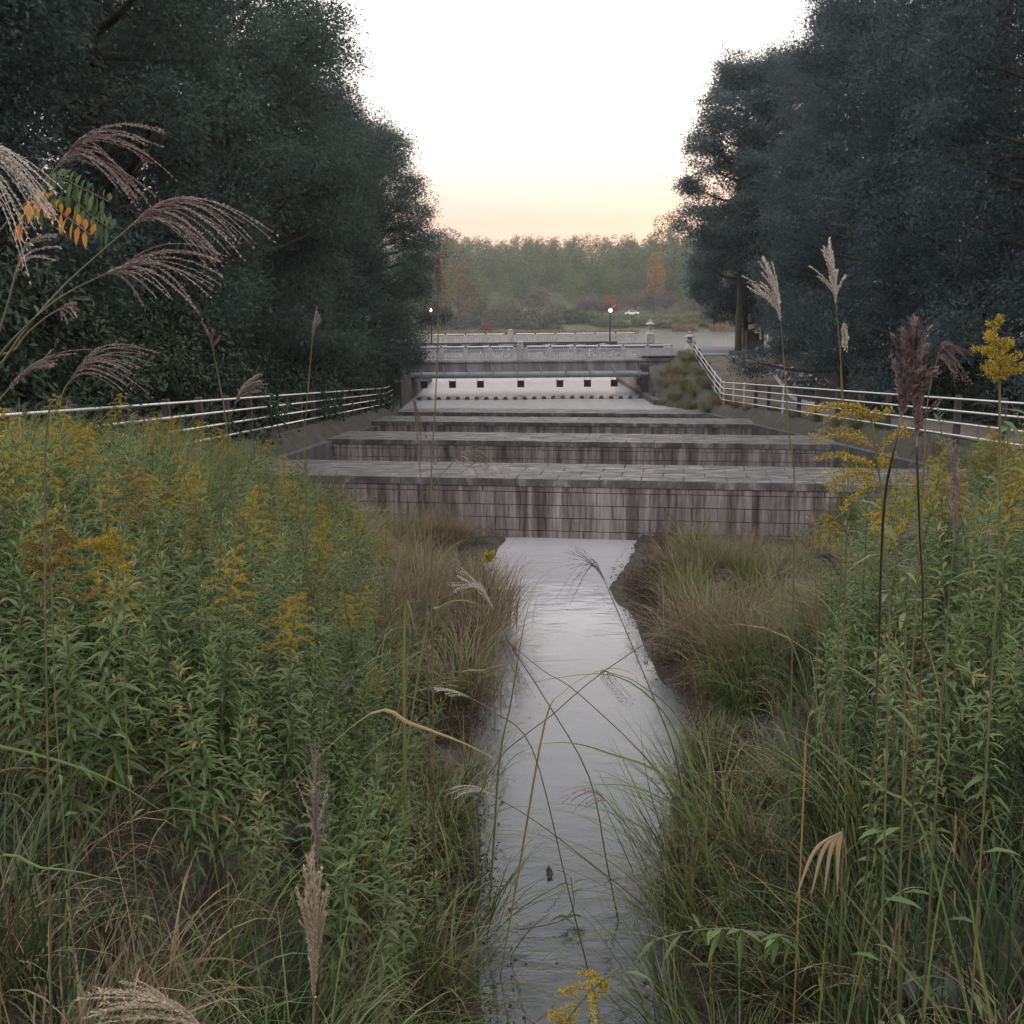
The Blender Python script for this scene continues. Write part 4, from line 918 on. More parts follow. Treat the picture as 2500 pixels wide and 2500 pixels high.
# grass clumps
def clump(n, L, wd, th, bend, mat, label, plumes=0, name='grass_clump', seg=7, tone=(.1, .95), rad=.12):
    t = thing(name, label, 'grass'); mb = MB()
    base = np.concatenate([rng.normal(size=(n, 2))*rad, np.full((n, 1), -.03)], 1); az = np.arctan2(base[:, 1], base[:, 0])+rng.normal(0, .8, n)
    tn = np.clip(U(*tone, n), 0, 1); blades(mb, base, az, U(*L, n), wd*U(.7, 1.25, n), np.abs(rng.normal(0, th, n)), U(*bend, n), seg, tn)
    mb.build('blades', M[mat], t)
    for k in range(plumes):
        a = U(0, 6.3); H = L[1]*U(1.0, 1.25); o = np.array([math.cos(a), math.sin(a), 0])
        cur = bez([np.array([0, 0, 0.0]), o*H*.08+np.array([0, 0, H*.55]), o*H*.24+np.array([0, 0, H])], 12)
        mb = MB(); tube(mb, cur, np.linspace(.0045, .0025, len(cur)), 4); mb.build('stem', M['stalk'], t)
        ad = norm(cur[-1]-cur[-3]); top = cur[-1]; tips = [top+ad*.22+o*.16+np.array([0, 0, -.03]), top+ad*.12+o*.24+np.array([0, 0, -.12]), top+o*.2+np.array([0, 0, -.2])]
        mb = MB(); racemes(mb, mb, np.array([top-ad*.02, top+ad*.05, top+ad*.1]), tips, 11, 14, .016, .006, .03, .5, cr=.0015); mb.build('plume', M['plume'], t)
    return t
cl_green = [clump(75, (.75, 1.25), .014, .28, (.7, 2.1), 'blade', '', p) for p in (0, 3)]
cl_dark = [clump(60, (.7, 1.15), .013, .22, (.4, 1.7), 'blade_dark', '') for _ in range(2)]
cl_dry = [clump(95, (.4, .85), .008, .45, (.8, 2.4), 'dry', '')]
cl_fine = [clump(420, (.5, .95), .007, .38, (.4, 1.7), 'pink', '', name='grass_tuft', seg=5, rad=.16) for _ in range(2)]
cl_olive = [clump(380, (.5, .9), .007, .35, (.4, 1.6), 'blade', '', name='grass_tuft', seg=5, rad=.15, tone=(.45, .93))]
def strew(protos, n, xf, y0, y1, Hh, label, group, hmin=.4, hmax=1.15, sy=1.0, slack=0):
    for x, y in scatter(n, xf, y0, y1, sy):
        s, u = fit(x, y, Hh, hmin, hmax, slack)
        if s is None: continue
        put(protos[rng.integers(len(protos))], x, y, s, label, group, .08)
strew(cl_green[:1], 20, lambda y: (wl(y)-1.7, wl(y)-.25), 5.5, 15, 1.0, 'arching green grass clump along the left edge of the stream', 'green grass clumps on the left edge')
strew(cl_green[:1], 14, lambda y: (wr(y)+.25, wr(y)+1.5), 5.5, 14, 1.0, 'arching green grass clump along the right edge of the stream', 'green grass clumps on the right edge')
strew(cl_green[:1], 34, lambda y: (-7.0, toe_l(y)), 7.5, 20, 1.25, 'arching grass clump mixed into the left goldenrod', 'grass clumps in the left goldenrod', .5, 1.5, 1, -25)
strew(cl_green[:1], 26, lambda y: (toe_r(y), 9.5), 6, 18, 1.25, 'arching grass clump mixed into the right goldenrod', 'grass clumps in the right goldenrod', .5, 1.5, 1, -25)
strew(cl_green[1:], 12, lambda y: (-7.2, toe_l(y)), 9, 22, 1.35, 'pampas clump with purple plumes among the left goldenrod', 'pampas clumps on the left bank', .4, 1.1, 1, -70)
strew(cl_green[1:], 8, lambda y: (wr(y)+1, 8), 7, 19, 1.35, 'pampas clump with purple plumes among the right bank plants', 'pampas clumps on the right bank', .4, 1.1, 1, -40)
strew(cl_dark, 16, lambda y: (toe_r(y)-.6, 7), 4, 13, 1.0, 'dark green upright grass clump on the right bank', 'dark grass clumps on the right bank')
strew(cl_dark, 14, lambda y: (-4.5, toe_l(y)+.2), 3.6, 9, 1.0, 'dark green upright grass clump low on the left bank', 'dark grass clumps on the left bank')
strew(cl_dry, 16, lambda y: (wl(y)-1.3, wl(y)-.1), 5.5, 14, .6, 'dry brown grass tuft at the left water edge', 'dry tufts on the left edge')
strew(cl_dry, 16, lambda y: (wr(y)+.1, wr(y)+1.8), 5.5, 14, .6, 'dry brown grass tuft at the right water edge', 'dry tufts on the right edge')
strew(cl_fine+cl_olive, 44, lambda y: (toe_l(y)-1.2, wl(y)-.25), 13.5, 24.3, .85, 'tan and pinkish fine grass tuft left of the stream before the weir', 'pinkish tufts left of the stream', .35, 1.6)
strew(cl_fine+cl_olive, 50, lambda y: (wr(y)+.25, 8.6), 13, 24.3, .85, 'tan and pinkish fine grass tuft right of the stream before the weir', 'pinkish tufts right of the stream', .35, 1.6)
strew(cl_olive, 14, lambda y: (wr(y)+.5, 6.5), 11, 22, .7, 'olive fine grass tuft right of the stream before the weir', 'olive tufts right of the stream', .35, 1.15)
strew(cl_olive, 26, lambda y: (-7.2, -4.2), 13, 25, .8, 'pale olive grass tuft near the left fence', 'olive tufts near the left fence', .35, 1.3, 1, -20)
strew(cl_olive[:1]+cl_fine[:1], 26, lambda y: (10.9, 12.4), 20, 62, .8, 'weedy grass tuft along the foot of the right fence', 'tufts along the right fence', .2, .8, 1, -900)
strew(cl_olive[:1]+cl_fine[:1], 60, lambda y: (9.9, 12.6), 60, 76, .8, 'weedy grass tuft on the slope by the bridge end', 'tufts on the slope by the bridge', .4, 1.0, 1, -900)
o = clump(110, (.8, 1.35), .017, .3, (.5, 1.9), 'blade', 'bright green grass fountain standing right in front of the tall weir')
p = P(1690, 1330, 21.5); o.location = (p[0], p[1], gz(p[0], p[1])); o.scale = (1, 1, 1.05)
o = clump(130, (.8, 1.5), .012, .4, (.6, 1.8), 'blade', 'big bright grass clump arching at the bottom left near the viewer')
p = P(640, 2560, 4.6); o.location = (p[0], p[1], gz(p[0], p[1])+.05)
o = clump(110, (.7, 1.2), .011, .5, (.9, 2.2), 'blade', 'drooping green and brown grass clump on the left edge beside the rapids')
p = P(1090, 2330, 7.2); o.location = (p[0], p[1], gz(p[0], p[1]))
for q, (u, v, d, pr, lb) in enumerate([(60, 2330, 4.6, 1, 'l'), (180, 2440, 4.2, 0, 'l'), (330, 2500, 4.3, 0, 'l'), (-60, 2200, 5.0, 1, 'l'), (120, 2180, 5.6, 1, 'l'), (250, 2300, 5.2, 1, 'l'), (30, 2050, 6.2, 0, 'l'), (800, 2480, 5.2, 0, 'l'), (960, 2300, 6.3, 0, 'l'), (930, 2150, 7.2, 0, 'l'), (1040, 2480, 5.8, 0, 'l'), (480, 2420, 4.8, 0, 'l'), (700, 2400, 5.4, 0, 'l'),
        (1700, 2480, 5.3, 1, 'r'), (1800, 2400, 5.6, 1, 'r'), (1900, 2480, 5.0, 1, 'r'), (2000, 2380, 5.4, 0, 'r'), (2120, 2450, 4.8, 1, 'r'), (2230, 2350, 5.2, 1, 'r'), (2340, 2450, 4.6, 0, 'r'), (2450, 2350, 4.8, 1, 'r'), (1780, 2250, 6.3, 0, 'r'), (1900, 2180, 6.6, 1, 'r'), (2050, 2200, 6.4, 0, 'r'), (2200, 2150, 6.4, 1, 'r'), (2400, 2150, 5.8, 1, 'r'), (1850, 2000, 7.8, 0, 'r'), (2000, 1950, 8.0, 1, 'r'), (1780, 1880, 9.0, 0, 'r'), (1900, 1780, 9.6, 0, 'r')]):
    p = P(u, v, d); g = cl_dark[q % 2] if pr else cl_green[0]
    put(g, p[0], p[1], U(.75, 1.0), ('dark green upright' if pr else 'bright green arching')+' grass clump in the %s foreground' % ('left' if lb == 'l' else 'right'), ('dark' if pr else 'bright')+' grass clumps of the %s foreground' % ('left' if lb == 'l' else 'right'))
strew(cl_olive, 30, lambda y: (-7.3, -3.2), 10, 21, .8, 'pale arching grass tuft topping the left bank', 'pale tufts topping the left bank', .6, 2.3, 1, -25)
strew(cl_dry, 22, lambda y: (-4.5, toe_l(y)+.2), 3.4, 7.5, .6, 'dry brown grass tuft low on the left foreground', 'dry tufts of the left foreground', .5, 1.3, 1)
strew(cl_dry, 22, lambda y: (toe_r(y)-.3, 5), 3.4, 8.5, .6, 'dry brown grass tuft low on the right foreground', 'dry tufts of the right foreground', .5, 1.3, 1)
strew(cl_dark, 22, lambda y: (toe_r(y)-.3, 5), 3.6, 8.5, 1.0, 'dark green grass clump tangled in the right foreground', 'tangled clumps of the right foreground', .5, 1.2, 1)
# low brown weeds at the water
bw = []
for _ in range(2):
    t = thing('weed_plant', '', 'weed'); mb = MB(); n = 900; c = np.clip(rng.normal(size=(n, 3)), -1.7, 1.7)*[.22, .22, .14]+[0, 0, .2]; c[:, 2] = np.abs(c[:, 2])
    kites(mb, c, norm(rng.normal(size=(n, 3))+[0, 0, .1]), rng.normal(size=(n, 3))+[0, 0, 1], U(.03, .075, n), .02, np.clip(rng.normal(.5, .2, n), 0, 1)); mb.build('leaves', M['brown'], t)
    mb = MB()
    for k in range(26): a = U(0, 6.3); tube(mb, [(0, 0, 0), (math.cos(a)*U(.1, .45), math.sin(a)*U(.1, .45), U(.15, .5))], [.004, .0015], 3)
    mb.build('twigs', M['twigdark'], t); bw.append(t)
strew(bw, 46, lambda y: (wl(y)-1.1, wl(y)-.32), 6, 21, .4, 'low brown leafed weed along the left waterline', 'brown weeds on the left waterline', .3, .95)
strew(bw, 44, lambda y: (wr(y)+.32, wr(y)+1.2), 6, 24, .4, 'low brown leafed weed along the right waterline', 'brown weeds on the right waterline', .3, .95)

# undergrowth and litter nobody could count
mb = MB()
for x0, x1, n in ((-7.4, 0, 26000), (.8, 11.6, 26000)):
    y = 2.4+22.5*U(0, 1, n)**1.5; x = U(x0, x1, n); k = (x < wl(y)-.12) | (x > wr(y)+.12); x = x[k]; y = y[k]; n = len(x); z = G(x, y)
    low = U(0, 1, n)**2*np.where(y < 7, .22, .4)
    d = rdir(n); d[:, 2] = d[:, 2]*.5+.1
    kites(mb, np.stack([x, y, z+low], -1), d, rng.normal(size=(n, 3))*.6+[0, 0, 1], U(.05, .13, n), U(.015, .03, n), np.where(low < .06, U(0, .5, n), U(.5, 1, n)))
M['under'] = foliage('undergrowth_leaves', [(0, (.06, .045, .03)), (.3, (.12, .09, .06)), (.5, (.1, .075, .045)), (.55, (.025, .05, .018)), (1, (.07, .11, .04))], .2, .6, .3, 0)
struct(tag(mb.build('undergrowth', M['under']), 'low leaves and litter covering both banks', 'undergrowth'), 'stuff')
mb = MB()
for x0, x1, n in ((-4, -.1, 420), (1.1, 4.5, 520)):
    for k in range(n):
        y = 2.6+9*U(0, 1)**1.4; x = U(x0, x1)
        if wl(y)-.1 < x < wr(y)+.1: continue
        z = gz(x, y); a = U(0, 6.3); L = U(.12, .6); tube(mb, [(x, y, z+U(0, .05)), (x+math.cos(a)*L*.5, y+math.sin(a)*L*.5, z+U(.02, .2)), (x+math.cos(a)*L, y+math.sin(a)*L, z+U(0, .25))], [.004, .003, .001], 3, cap=False)
struct(tag(mb.build('twig_litter', M['twigdark']), 'dead twigs and straw lying on the near banks', 'twigs'), 'stuff')
mb = MB(); n = 380; y = 4+20.8*U(0, 1, n); e = U(0, 1, n) < .5; off = np.abs(rng.normal(0, .06, n)); x = np.where(e, wl(y)+off, wr(y)-off)
kites(mb, np.stack([x, y, np.full(n, .757)], -1), rdir(n)*[1, 1, .12], rng.normal(size=(n, 3))*.15+[0, 0, 1], U(.02, .07, n), U(.01, .03, n), U(0, .6, n))
n = 14; x = U(.2, 2.0, n); y = U(6, 24.6, n); kites(mb, np.stack([x, y, np.full(n, .756)], -1), rdir(n)*[1, 1, .1], rng.normal(size=(n, 3))*.1+[0, 0, 1], U(.02, .07, n), .022, U(0, .5, n))
struct(tag(mb.build('floating_litter', M['brown']), 'small dead leaves floating along the stream edges', 'litter'), 'stuff')
# stones on the bare soil
for (u, v, d, s) in ((555, 2180, 6.8, .28), (430, 2210, 6.4, .2), (880, 2140, 6.9, .2), (670, 1990, 7.6, .22), (30, 2470, 4.3, .2), (2330, 2260, 5.6, .22), (2230, 2300, 5.4, .18)):
    p = P(u, v, d); mb = MB(); c = norm(rng.normal(size=(1, 3)))
    prof = [(0, -.5), (.6, -.45), (.95, -.1), (.9, .25), (.55, .5), (0, .6)]; lathe(mb, prof, 11)
    vv = mb.v[0]; vv *= (1+.16*np.sin(vv[:, :1]*5+u)+.12*np.cos(vv[:, 1:2]*6+v)); vv *= [s*1.3, s, s*.8]
    o = mb.build('stone', M['conc_dark'], None, True); o.location = (p[0], p[1], gz(p[0], p[1])-s*.35); o.rotation_euler = (0, 0, U(0, 6))
    tag(o, 'grey stone half buried in the %s bank' % ('left' if u < 1250 else 'right'), 'stone', 'grey stones in the %s bank' % ('left' if u < 1250 else 'right'))

# ------------------------------------------------------------------ single stalks that stand out
pampas('big purple plume arching right, topmost at the left edge', [(150, 395), (70, 490), (-10, 575), (-130, 760), (-200, 950)], [(408, 425), (372, 380), (410, 310), (372, 500), (345, 510), (330, 490), (410, 475)], 2.9, n=24, m=34)
pampas('long purple plume arching over the dark trees, middle of the three big left ones', [(321, 551), (230, 630), (129, 726), (10, 880), (-90, 1100)], [(652, 592), (645, 555), (602, 640), (590, 610), (545, 690), (520, 600)], 2.9, n=22, m=34)
pampas('lower big purple plume with hanging strands at the left', [(269, 664), (155, 721), (60, 800), (-20, 900), (-100, 1100)], [(569, 617), (549, 650), (545, 700), (508, 770), (440, 720), (383, 758)], 2.8, n=18, m=34)
pampas('pale plume reaching in from the left edge of the picture', [(-70, 430), (-110, 560), (-150, 800)], [(176, 504), (165, 480), (130, 540), (150, 570), (90, 600), (80, 690)], 2.3, 'plume_white', n=20, m=36)
pampas('small slim plume below the orange leaves', [(41, 655), (20, 740), (-10, 840), (-60, 1050)], [(125, 545), (118, 560), (134, 602), (147, 650)], 2.7, n=7)
pampas('pale low plume in front of the left fence end', [(22, 948), (-10, 1000), (-40, 1150)], [(225, 838), (190, 870), (110, 900), (190, 860), (80, 860)], 3.4, n=12)
pampas('broad purple plume leaning right above the left fence rail', [(176, 923), (150, 970), (110, 1120)], [(411, 868), (375, 850), (370, 910), (330, 900), (375, 965), (300, 950)], 3.6, n=16)
pampas('short plume at the left edge above the goldenrod', [(150, 752), (100, 785), (40, 850), (-40, 1020)], [(182, 735), (180, 750), (175, 780), (160, 790)], 3.0, n=9)
pampas('upright reddish plume before the dark left trees', [(520, 856), (535, 930), (549, 1010), (560, 1120)], [(492, 783), (505, 800), (528, 800), (550, 830)], 9, 'plume_dark', n=9, sl=.02, sw=.008, r=.006)
pampas('thin tall stalk with closed pink plume left of the weirs', [(763, 825), (755, 920), (748, 1000), (744, 1090)], [(782, 742), (775, 750), (793, 772), (768, 790)], 9, n=9, sl=.02, sw=.008, r=.006)
pampas('fluffy pink plume over the left fence rails', [(575, 985), (560, 1030), (545, 1090)], [(645, 905), (640, 920), (655, 945), (630, 950)], 8, n=10, sl=.018, sw=.007, r=.005)
pampas('tall drooping purple plume right of the left trees', [(1069, 640), (1070, 800), (1062, 1000), (1052, 1240)], [(1062, 790), (1050, 800), (1085, 790), (1095, 740), (1078, 820)], 7, 'plume_dark', n=16, axis=.05, arch=.25, sl=.016, sw=.007, r=.006, jit=.03)
pampas('drooping dull plume hanging before the weir steps', [(1012, 990), (1018, 1060), (1030, 1200), (1035, 1300)], [(1040, 1150), (1022, 1160), (1060, 1110), (1070, 1180)], 7.5, 'plume_dark', n=12, axis=.05, arch=.2, sl=.016, sw=.006, r=.005, jit=.03)
pampas('fan of thin strands drooping before the tall weir', [(1110, 1125), (1060, 1180), (1000, 1290)], [(1255, 1185), (1240, 1160), (1215, 1175), (1180, 1165), (1150, 1160)], 8.5, n=11, sl=.016, sw=.006, r=.005)
pampas('grey plume fanning left over the bright stream', [(1480, 1428), (1530, 1545), (1600, 1714), (1650, 1850)], [(1345, 1470), (1383, 1500), (1375, 1395), (1385, 1360), (1382, 1318), (1410, 1320)], 8.8, 'plume_dark', n=14, axis=.55, sl=.016, sw=.005, r=.007, m=24, arch=.45)
pampas('pale plume fanning left beside the brown waterline weeds', [(1206, 1490), (1250, 1580), (1330, 1705), (1438, 1896)], [(1095, 1450), (1098, 1440), (1092, 1415), (1105, 1390), (1120, 1385)], 8.6, 'plume_white', n=15, axis=.45, sl=.015, sw=.006, r=.006, m=24)
pampas('dark strands hanging over the middle of the stream', [(1268, 1590), (1330, 1640), (1417, 1697), (1616, 1896)], [(1305, 1735), (1290, 1700), (1325, 1735), (1343, 1710), (1345, 1690)], 8.4, 'plume_dark', n=12, sl=.015, sw=.005, r=.005, m=22)
pampas('small dark strands hanging near the right bank over water', [(1500, 1645), (1560, 1670), (1660, 1760)], [(1533, 1732), (1520, 1715), (1548, 1725), (1551, 1705)], 8.6, 'plume_dark', n=9, sl=.015, sw=.005, r=.005, m=20)
pampas('pale plume lying left across the brown grass', [(1140, 1700), (1200, 1735), (1300, 1830)], [(1040, 1690), (1050, 1672), (1075, 1690), (1090, 1700)], 7.5, 'plume_white', n=8, sl=.014, sw=.006, r=.005)
pampas('straw plume pointing left above the rapids', [(1200, 1940), (1300, 2000), (1420, 2090), (1600, 2240)], [(1076, 1925), (1080, 1938), (1105, 1950), (1130, 1935)], 7, 'plume_white', n=9, sl=.013, sw=.006, r=.005)
pampas('pink plume pointing left low over the stream', [(1480, 1955), (1560, 2050), (1660, 2160)], [(1365, 1962), (1372, 1950), (1400, 1985), (1430, 1970)], 7, 'plume', n=9, sl=.013, sw=.006, r=.005)
pampas('upright pinkish plume with open strands, bottom left', [(776, 2104), (778, 2200), (772, 2350), (765, 2520)], [(750, 1775), (765, 1795), (782, 1815), (709, 1850), (818, 1905), (722, 1910), (800, 1890), (815, 1960)], 2.75, 'plume', n=17, axis=.5, arch=.5, m=36, jit=.006)
pampas('dense closed straw coloured plume, nearest at the bottom left', [(766, 2420), (764, 2500), (760, 2650)], [(750, 2085), (765, 2090), (735, 2110), (780, 2120), (712, 2215), (808, 2180), (740, 2150), (770, 2140), (725, 2160), (790, 2150)], 2.35, 'plume_tan', n=44, axis=.5, arch=.5, sl=.012, sw=.005, m=40, jit=.006)
pampas('straw plume lying flat at the bottom edge on the left', [(500, 2520), (560, 2600), (640, 2800)], [(191, 2404), (215, 2400), (220, 2445), (205, 2490), (300, 2390), (240, 2500)], 2.0, 'plume_tan', n=16, sl=.01, sw=.004, m=40, arch=.4)
pampas('white feathery plume leaning left before the right trees', [(1905, 780), (1915, 900), (1925, 1050), (1940, 1250)], [(1866, 618), (1850, 640), (1880, 650), (1814, 680), (1830, 690)], 5.5, 'plume_white', n=20, sl=.016, sw=.007, r=.004, jit=.012, axis=.5, arch=.4)
pampas('tallest white feathery plume before the right trees', [(2040, 735), (2050, 850), (2060, 1000), (2070, 1200)], [(2018, 575), (2030, 600), (2000, 610), (2040, 640), (1972, 660), (2064, 660)], 5.5, 'plume_white', n=20, sl=.016, sw=.007, r=.004, jit=.01, axis=.5, arch=.4)
pampas('small white plume bending over below the tallest one', [(2058, 805), (2052, 870), (2055, 1000), (2060, 1180)], [(2066, 855), (2058, 850), (2070, 830)], 5.6, 'plume_white', n=8, sl=.014, sw=.006, r=.003)
pampas('large dark purple plume close to the viewer on the right', [(2205, 990), (2180, 1110), (2160, 1220, 2.0), (2150, 1400, 2.6), (2140, 1700, 3.6)], [(2215, 785), (2235, 800), (2200, 810), (2255, 880), (2270, 930), (2190, 850)], 1.8, 'plume_dark', n=64, axis=.45, arch=.45, sl=.011, sw=.005, m=38, r=.0035, jit=.011)
pampas('second dark purple plume just right of the large one', [(2238, 1040), (2240, 1150), (2245, 1300, 2.4), (2250, 1600, 3.4)], [(2230, 800), (2250, 830), (2275, 900), (2225, 870), (2260, 960)], 1.9, 'plume_dark', n=30, axis=.4, arch=.45, sl=.011, sw=.005, m=36, r=.003, jit=.008)
pampas('slim pink plume among the right goldenrod', [(2328, 1320), (2310, 1560), (2294, 1800), (2252, 2500)], [(2325, 1050), (2312, 1080), (2345, 1085), (2300, 1120), (2340, 1150)], 3, 'plume', n=18, axis=.5, arch=.45, m=32, jit=.006)
pampas('dark arched plume drooping right before the black trees', [(2290, 870), (2262, 1000), (2250, 1250)], [(2375, 885), (2350, 850), (2335, 960), (2390, 950), (2300, 900)], 4.2, 'plume_dark', n=14, sl=.013, sw=.005)
pampas('reddish plume bent over beyond the long diagonal stalk', [(1985, 1362), (1850, 1425), (1700, 1494), (1480, 1635), (1351, 1743), (1186, 1900)], [(2075, 1410), (2060, 1440), (2050, 1380), (2080, 1360)], 6.5, 'plume_dark', n=12, sl=.014, sw=.006, r=.004)
pampas('pale slender plume among the weeds right of the stream', [(1985, 1290), (1990, 1400), (1995, 1560)], [(1960, 1262), (1970, 1255), (1990, 1270), (1978, 1280)], 7.5, 'plume', n=8, sl=.014, sw=.006, r=.004)

def blade_thing(label, pts, d, wd, tn, mat='blade', group=None):
    q = ground_stem(px(pts, d)[::-1]) if True else None
    cur = bez(q[::-1], 24); b = cur[0].copy(); mb = MB(); ribbon(mb, cur-b, wd, RT*.5+np.array([.2, .6, .5]), tn)
    o = mb.build('grass_stalk', M[mat], None); o.location = b
    return tag(o, label, 'grass blade', group)
B = [('straight upright green blade crossing the bright stream', [(1219, 1850), (1248, 1705), (1266, 1594), (1285, 1498), (1310, 1424)], 8.3, .03, .6),
 ('broad pale blade bowed over the stream', [(1330, 1759), (1376, 1689), (1438, 1647), (1500, 1631), (1558, 1650)], 7.8, .035, .78),
 ('level green blade reaching right across the stream', [(1107, 1665), (1180, 1635), (1264, 1618), (1475, 1608)], 8, .022, .6),
 ('yellow green blade sloping down to the left edge', [(905, 1740), (1000, 1765), (1066, 1788), (1150, 1822), (1239, 1871)], 6.5, .032, .85),
 ('long low arching blade over the stream from the right', [(1640, 1915), (1480, 1838), (1376, 1813), (1264, 1825)], 7.2, .026, .55),
 ('long blade arching left from the right edge clump', [(1680, 1880), (1620, 1740), (1500, 1650), (1330, 1660), (1255, 1680)], 8.4, .022, .5),
 ('thin blade arching left above the rapids', [(1690, 2010), (1560, 1925), (1420, 1920), (1330, 1950)], 7.2, .018, .5),
 ('white green leaf hanging beside the brown weeds', [(985, 1600), (990, 1470), (1005, 1500), (1025, 1600)], 8, .04, .8),
 ('pale blade arching right above the brown weeds', [(1040, 1530), (1075, 1480), (1130, 1465), (1200, 1488)], 8.2, .03, .8),
 ('long blue green blade crossing from the left edge', [(-60, 1830), (0, 1822), (171, 1866), (300, 1920), (440, 2010)], 3.6, .018, .4),
 ('second long blade lower at the left edge', [(-40, 2110), (100, 2118), (200, 2130), (340, 2170)], 3.4, .014, .5),
 ('yellow orange blade among the right weeds', [(1963, 1880), (1966, 1800), (1985, 1720), (2052, 1624)], 5.2, .018, .96),
 ('pale upright leaf standing at the lower right', [(2271, 2330), (2295, 2180), (2330, 2050), (2402, 1902)], 3.2, .022, .72),
 ('upright green blade at the bottom right', [(1996, 2520), (2005, 2400), (2015, 2280), (2040, 2120)], 3.0, .016, .6),
 ('dark upright stalk leaf right of the bottom centre', [(2066, 2500), (2100, 2300), (2135, 2080), (2154, 1893)], 3.2, .014, .5),
 ('broad green blade near the bottom right corner', [(2420, 2520), (2392, 2360), (2370, 2220), (2360, 2160)], 2.9, .022, .7),
 ('long diagonal blade across the right weeds', [(2250, 2020), (2160, 1930), (2080, 1870), (1960, 1790)], 4, .016, .62),
 ('green blade leaning left from the bottom right', [(2330, 2520), (2180, 2330), (2080, 2200), (2020, 2140)], 3.4, .014, .55),
 ('pale blade curving at the bottom right weeds', [(2110, 2320), (2150, 2220), (2210, 2170), (2270, 2168)], 3.4, .016, .72)]
for (lb, pts, d, wd, tn) in B: blade_thing(lb, pts, d, wd, tn)
t = clump(85, (1.0, 1.75), .011, .5, (.5, 1.6), 'blade', 'wide grass fountain leaning out over the stream from the right bank', 0); p = P(1690, 2130, 8.2); t.location = (p[0], p[1], gz(p[0], p[1])); t.rotation_euler = (0, -.35, 0)
for q, (u, v, d, sc_) in enumerate(((1640, 1960, 9.4, .95), (1760, 2010, 9.0, 1.1), (1640, 2230, 7.3, .9), (1700, 1820, 10.5, .9))):
    t = clump(70, (.9, 1.6), .011, .5, (.5, 1.6), 'blade', ['grass fountain leaning over the stream just above the wide one', 'grass fountain behind the wide one on the right bank', 'small grass fountain at the right edge beside the rapids', 'grass fountain at the right edge by the mud inlet'][q]); p = P(u, v, d); t.location = (p[0], p[1], gz(p[0], p[1])); t.rotation_euler = (0, -.4, 0); t.scale = (sc_,)*3
t = clump(60, (.8, 1.4), .011, .5, (.5, 1.6), 'blade', 'grass fountain leaning out over the rapids from the right', 0); p = P(1700, 2330, 6.6); t.location = (p[0], p[1], gz(p[0], p[1])); t.rotation_euler = (0, -.3, 0)
t = clump(70, (.8, 1.5), .013, .4, (.5, 1.6), 'blade', 'grass clump leaning over the stream from the left bank', 0); p = P(1150, 2000, 8.4); t.location = (p[0], p[1], gz(p[0], p[1])); t.rotation_euler = (0, .2, 0)

def gold_hero(label, axis, tips, stem, d, n=16, fl=.006, mat='flower', leaf=18, dens=6):
    full = ground_stem(px(stem, d)); cur = bez(px(axis, d)[::-1][:0]+full, 20); b = cur[-1].copy(); ax = np.array(px(axis, d))-b
    t = thing('goldenrod', label, 'goldenrod', b); mb = MB(); tube(mb, np.concatenate([ax[::-1], cur[1:]-b]), .0032, 5); mb.build('stem', M['golden_stem'], t)
    tp = np.array(px(tips, d))-b; mb = MB()
    axd = bez(ax, 12)
    for q in range(n):
        e = tp[q % len(tp)]+rng.normal(size=3)*[.012, .04, .012]; p0 = axd[int(np.argmin(np.linalg.norm(axd-e, axis=1)*.9+np.arange(len(axd))*0))]
        p0 = axd[max(0, int(np.argmin(np.linalg.norm(axd-e, axis=1)))-rng.integers(1, 4))]
        L = np.linalg.norm(e-p0); c = (p0+e)/2+np.array([0, 0, L*.28]); tt = np.linspace(0, 1, 26)[:, None]; pts = (1-tt)**2*p0+2*tt*(1-tt)*c+tt*tt*e
        tube(mb, pts[::3], .001, 3, .1, cap=False); k = np.repeat(pts[4:], dens, 0); nn_ = len(k)
        kites(mb, k+rng.normal(size=(nn_, 3))*.0045, norm(rng.normal(size=(nn_, 3))*.7+[0, 0, .8]), rng.normal(size=(nn_, 3)), fl*U(.8, 1.6, nn_), fl*.7, np.clip(rng.normal(.55, .22, nn_), 0, 1))
    mb.build('flower_plume', M[mat], t)
    if leaf:
        s = np.linspace(2, len(cur)-3, leaf).astype(int); az = np.arange(leaf)*2.4; dd = np.stack([np.cos(az), np.sin(az), U(-.1, .6, leaf)], -1)
        mb = MB(); leaves(mb, cur[s]-b, dd, U(.09, .14, leaf), .02, np.clip(rng.normal(.5, .15, leaf), 0, .95), .4); mb.build('leaves', M['golden_leaf'], t)
    return t
gold_hero('wide goldenrod head fanning left before the weirs', [(2150, 1180), (2140, 1120), (2130, 1040), (2120, 1000)], [(1972, 1010), (1990, 1075), (1995, 1125), (2020, 1195), (2000, 1170), (2058, 1245), (2145, 985), (2205, 1045), (2085, 990), (2020, 1040), (2040, 1150), (2180, 1110)], [(2150, 1180), (2160, 1350), (2170, 1600)], 3.0, 26)
gold_hero('tall bright goldenrod spire at the right edge', [(2440, 940), (2436, 880), (2432, 830), (2428, 795)], [(2395, 825), (2470, 842), (2398, 862), (2462, 872), (2415, 800), (2425, 790), (2410, 900), (2470, 910)], [(2440, 940), (2440, 1100), (2435, 1400)], 2.8, 20)
gold_hero('drooping goldenrod sprig below the wide head', [(2185, 1330), (2175, 1290), (2160, 1250)], [(2125, 1275), (2200, 1298), (2172, 1322), (2130, 1290), (2150, 1235)], [(2185, 1330), (2200, 1450), (2210, 1600)], 3.2, 9)
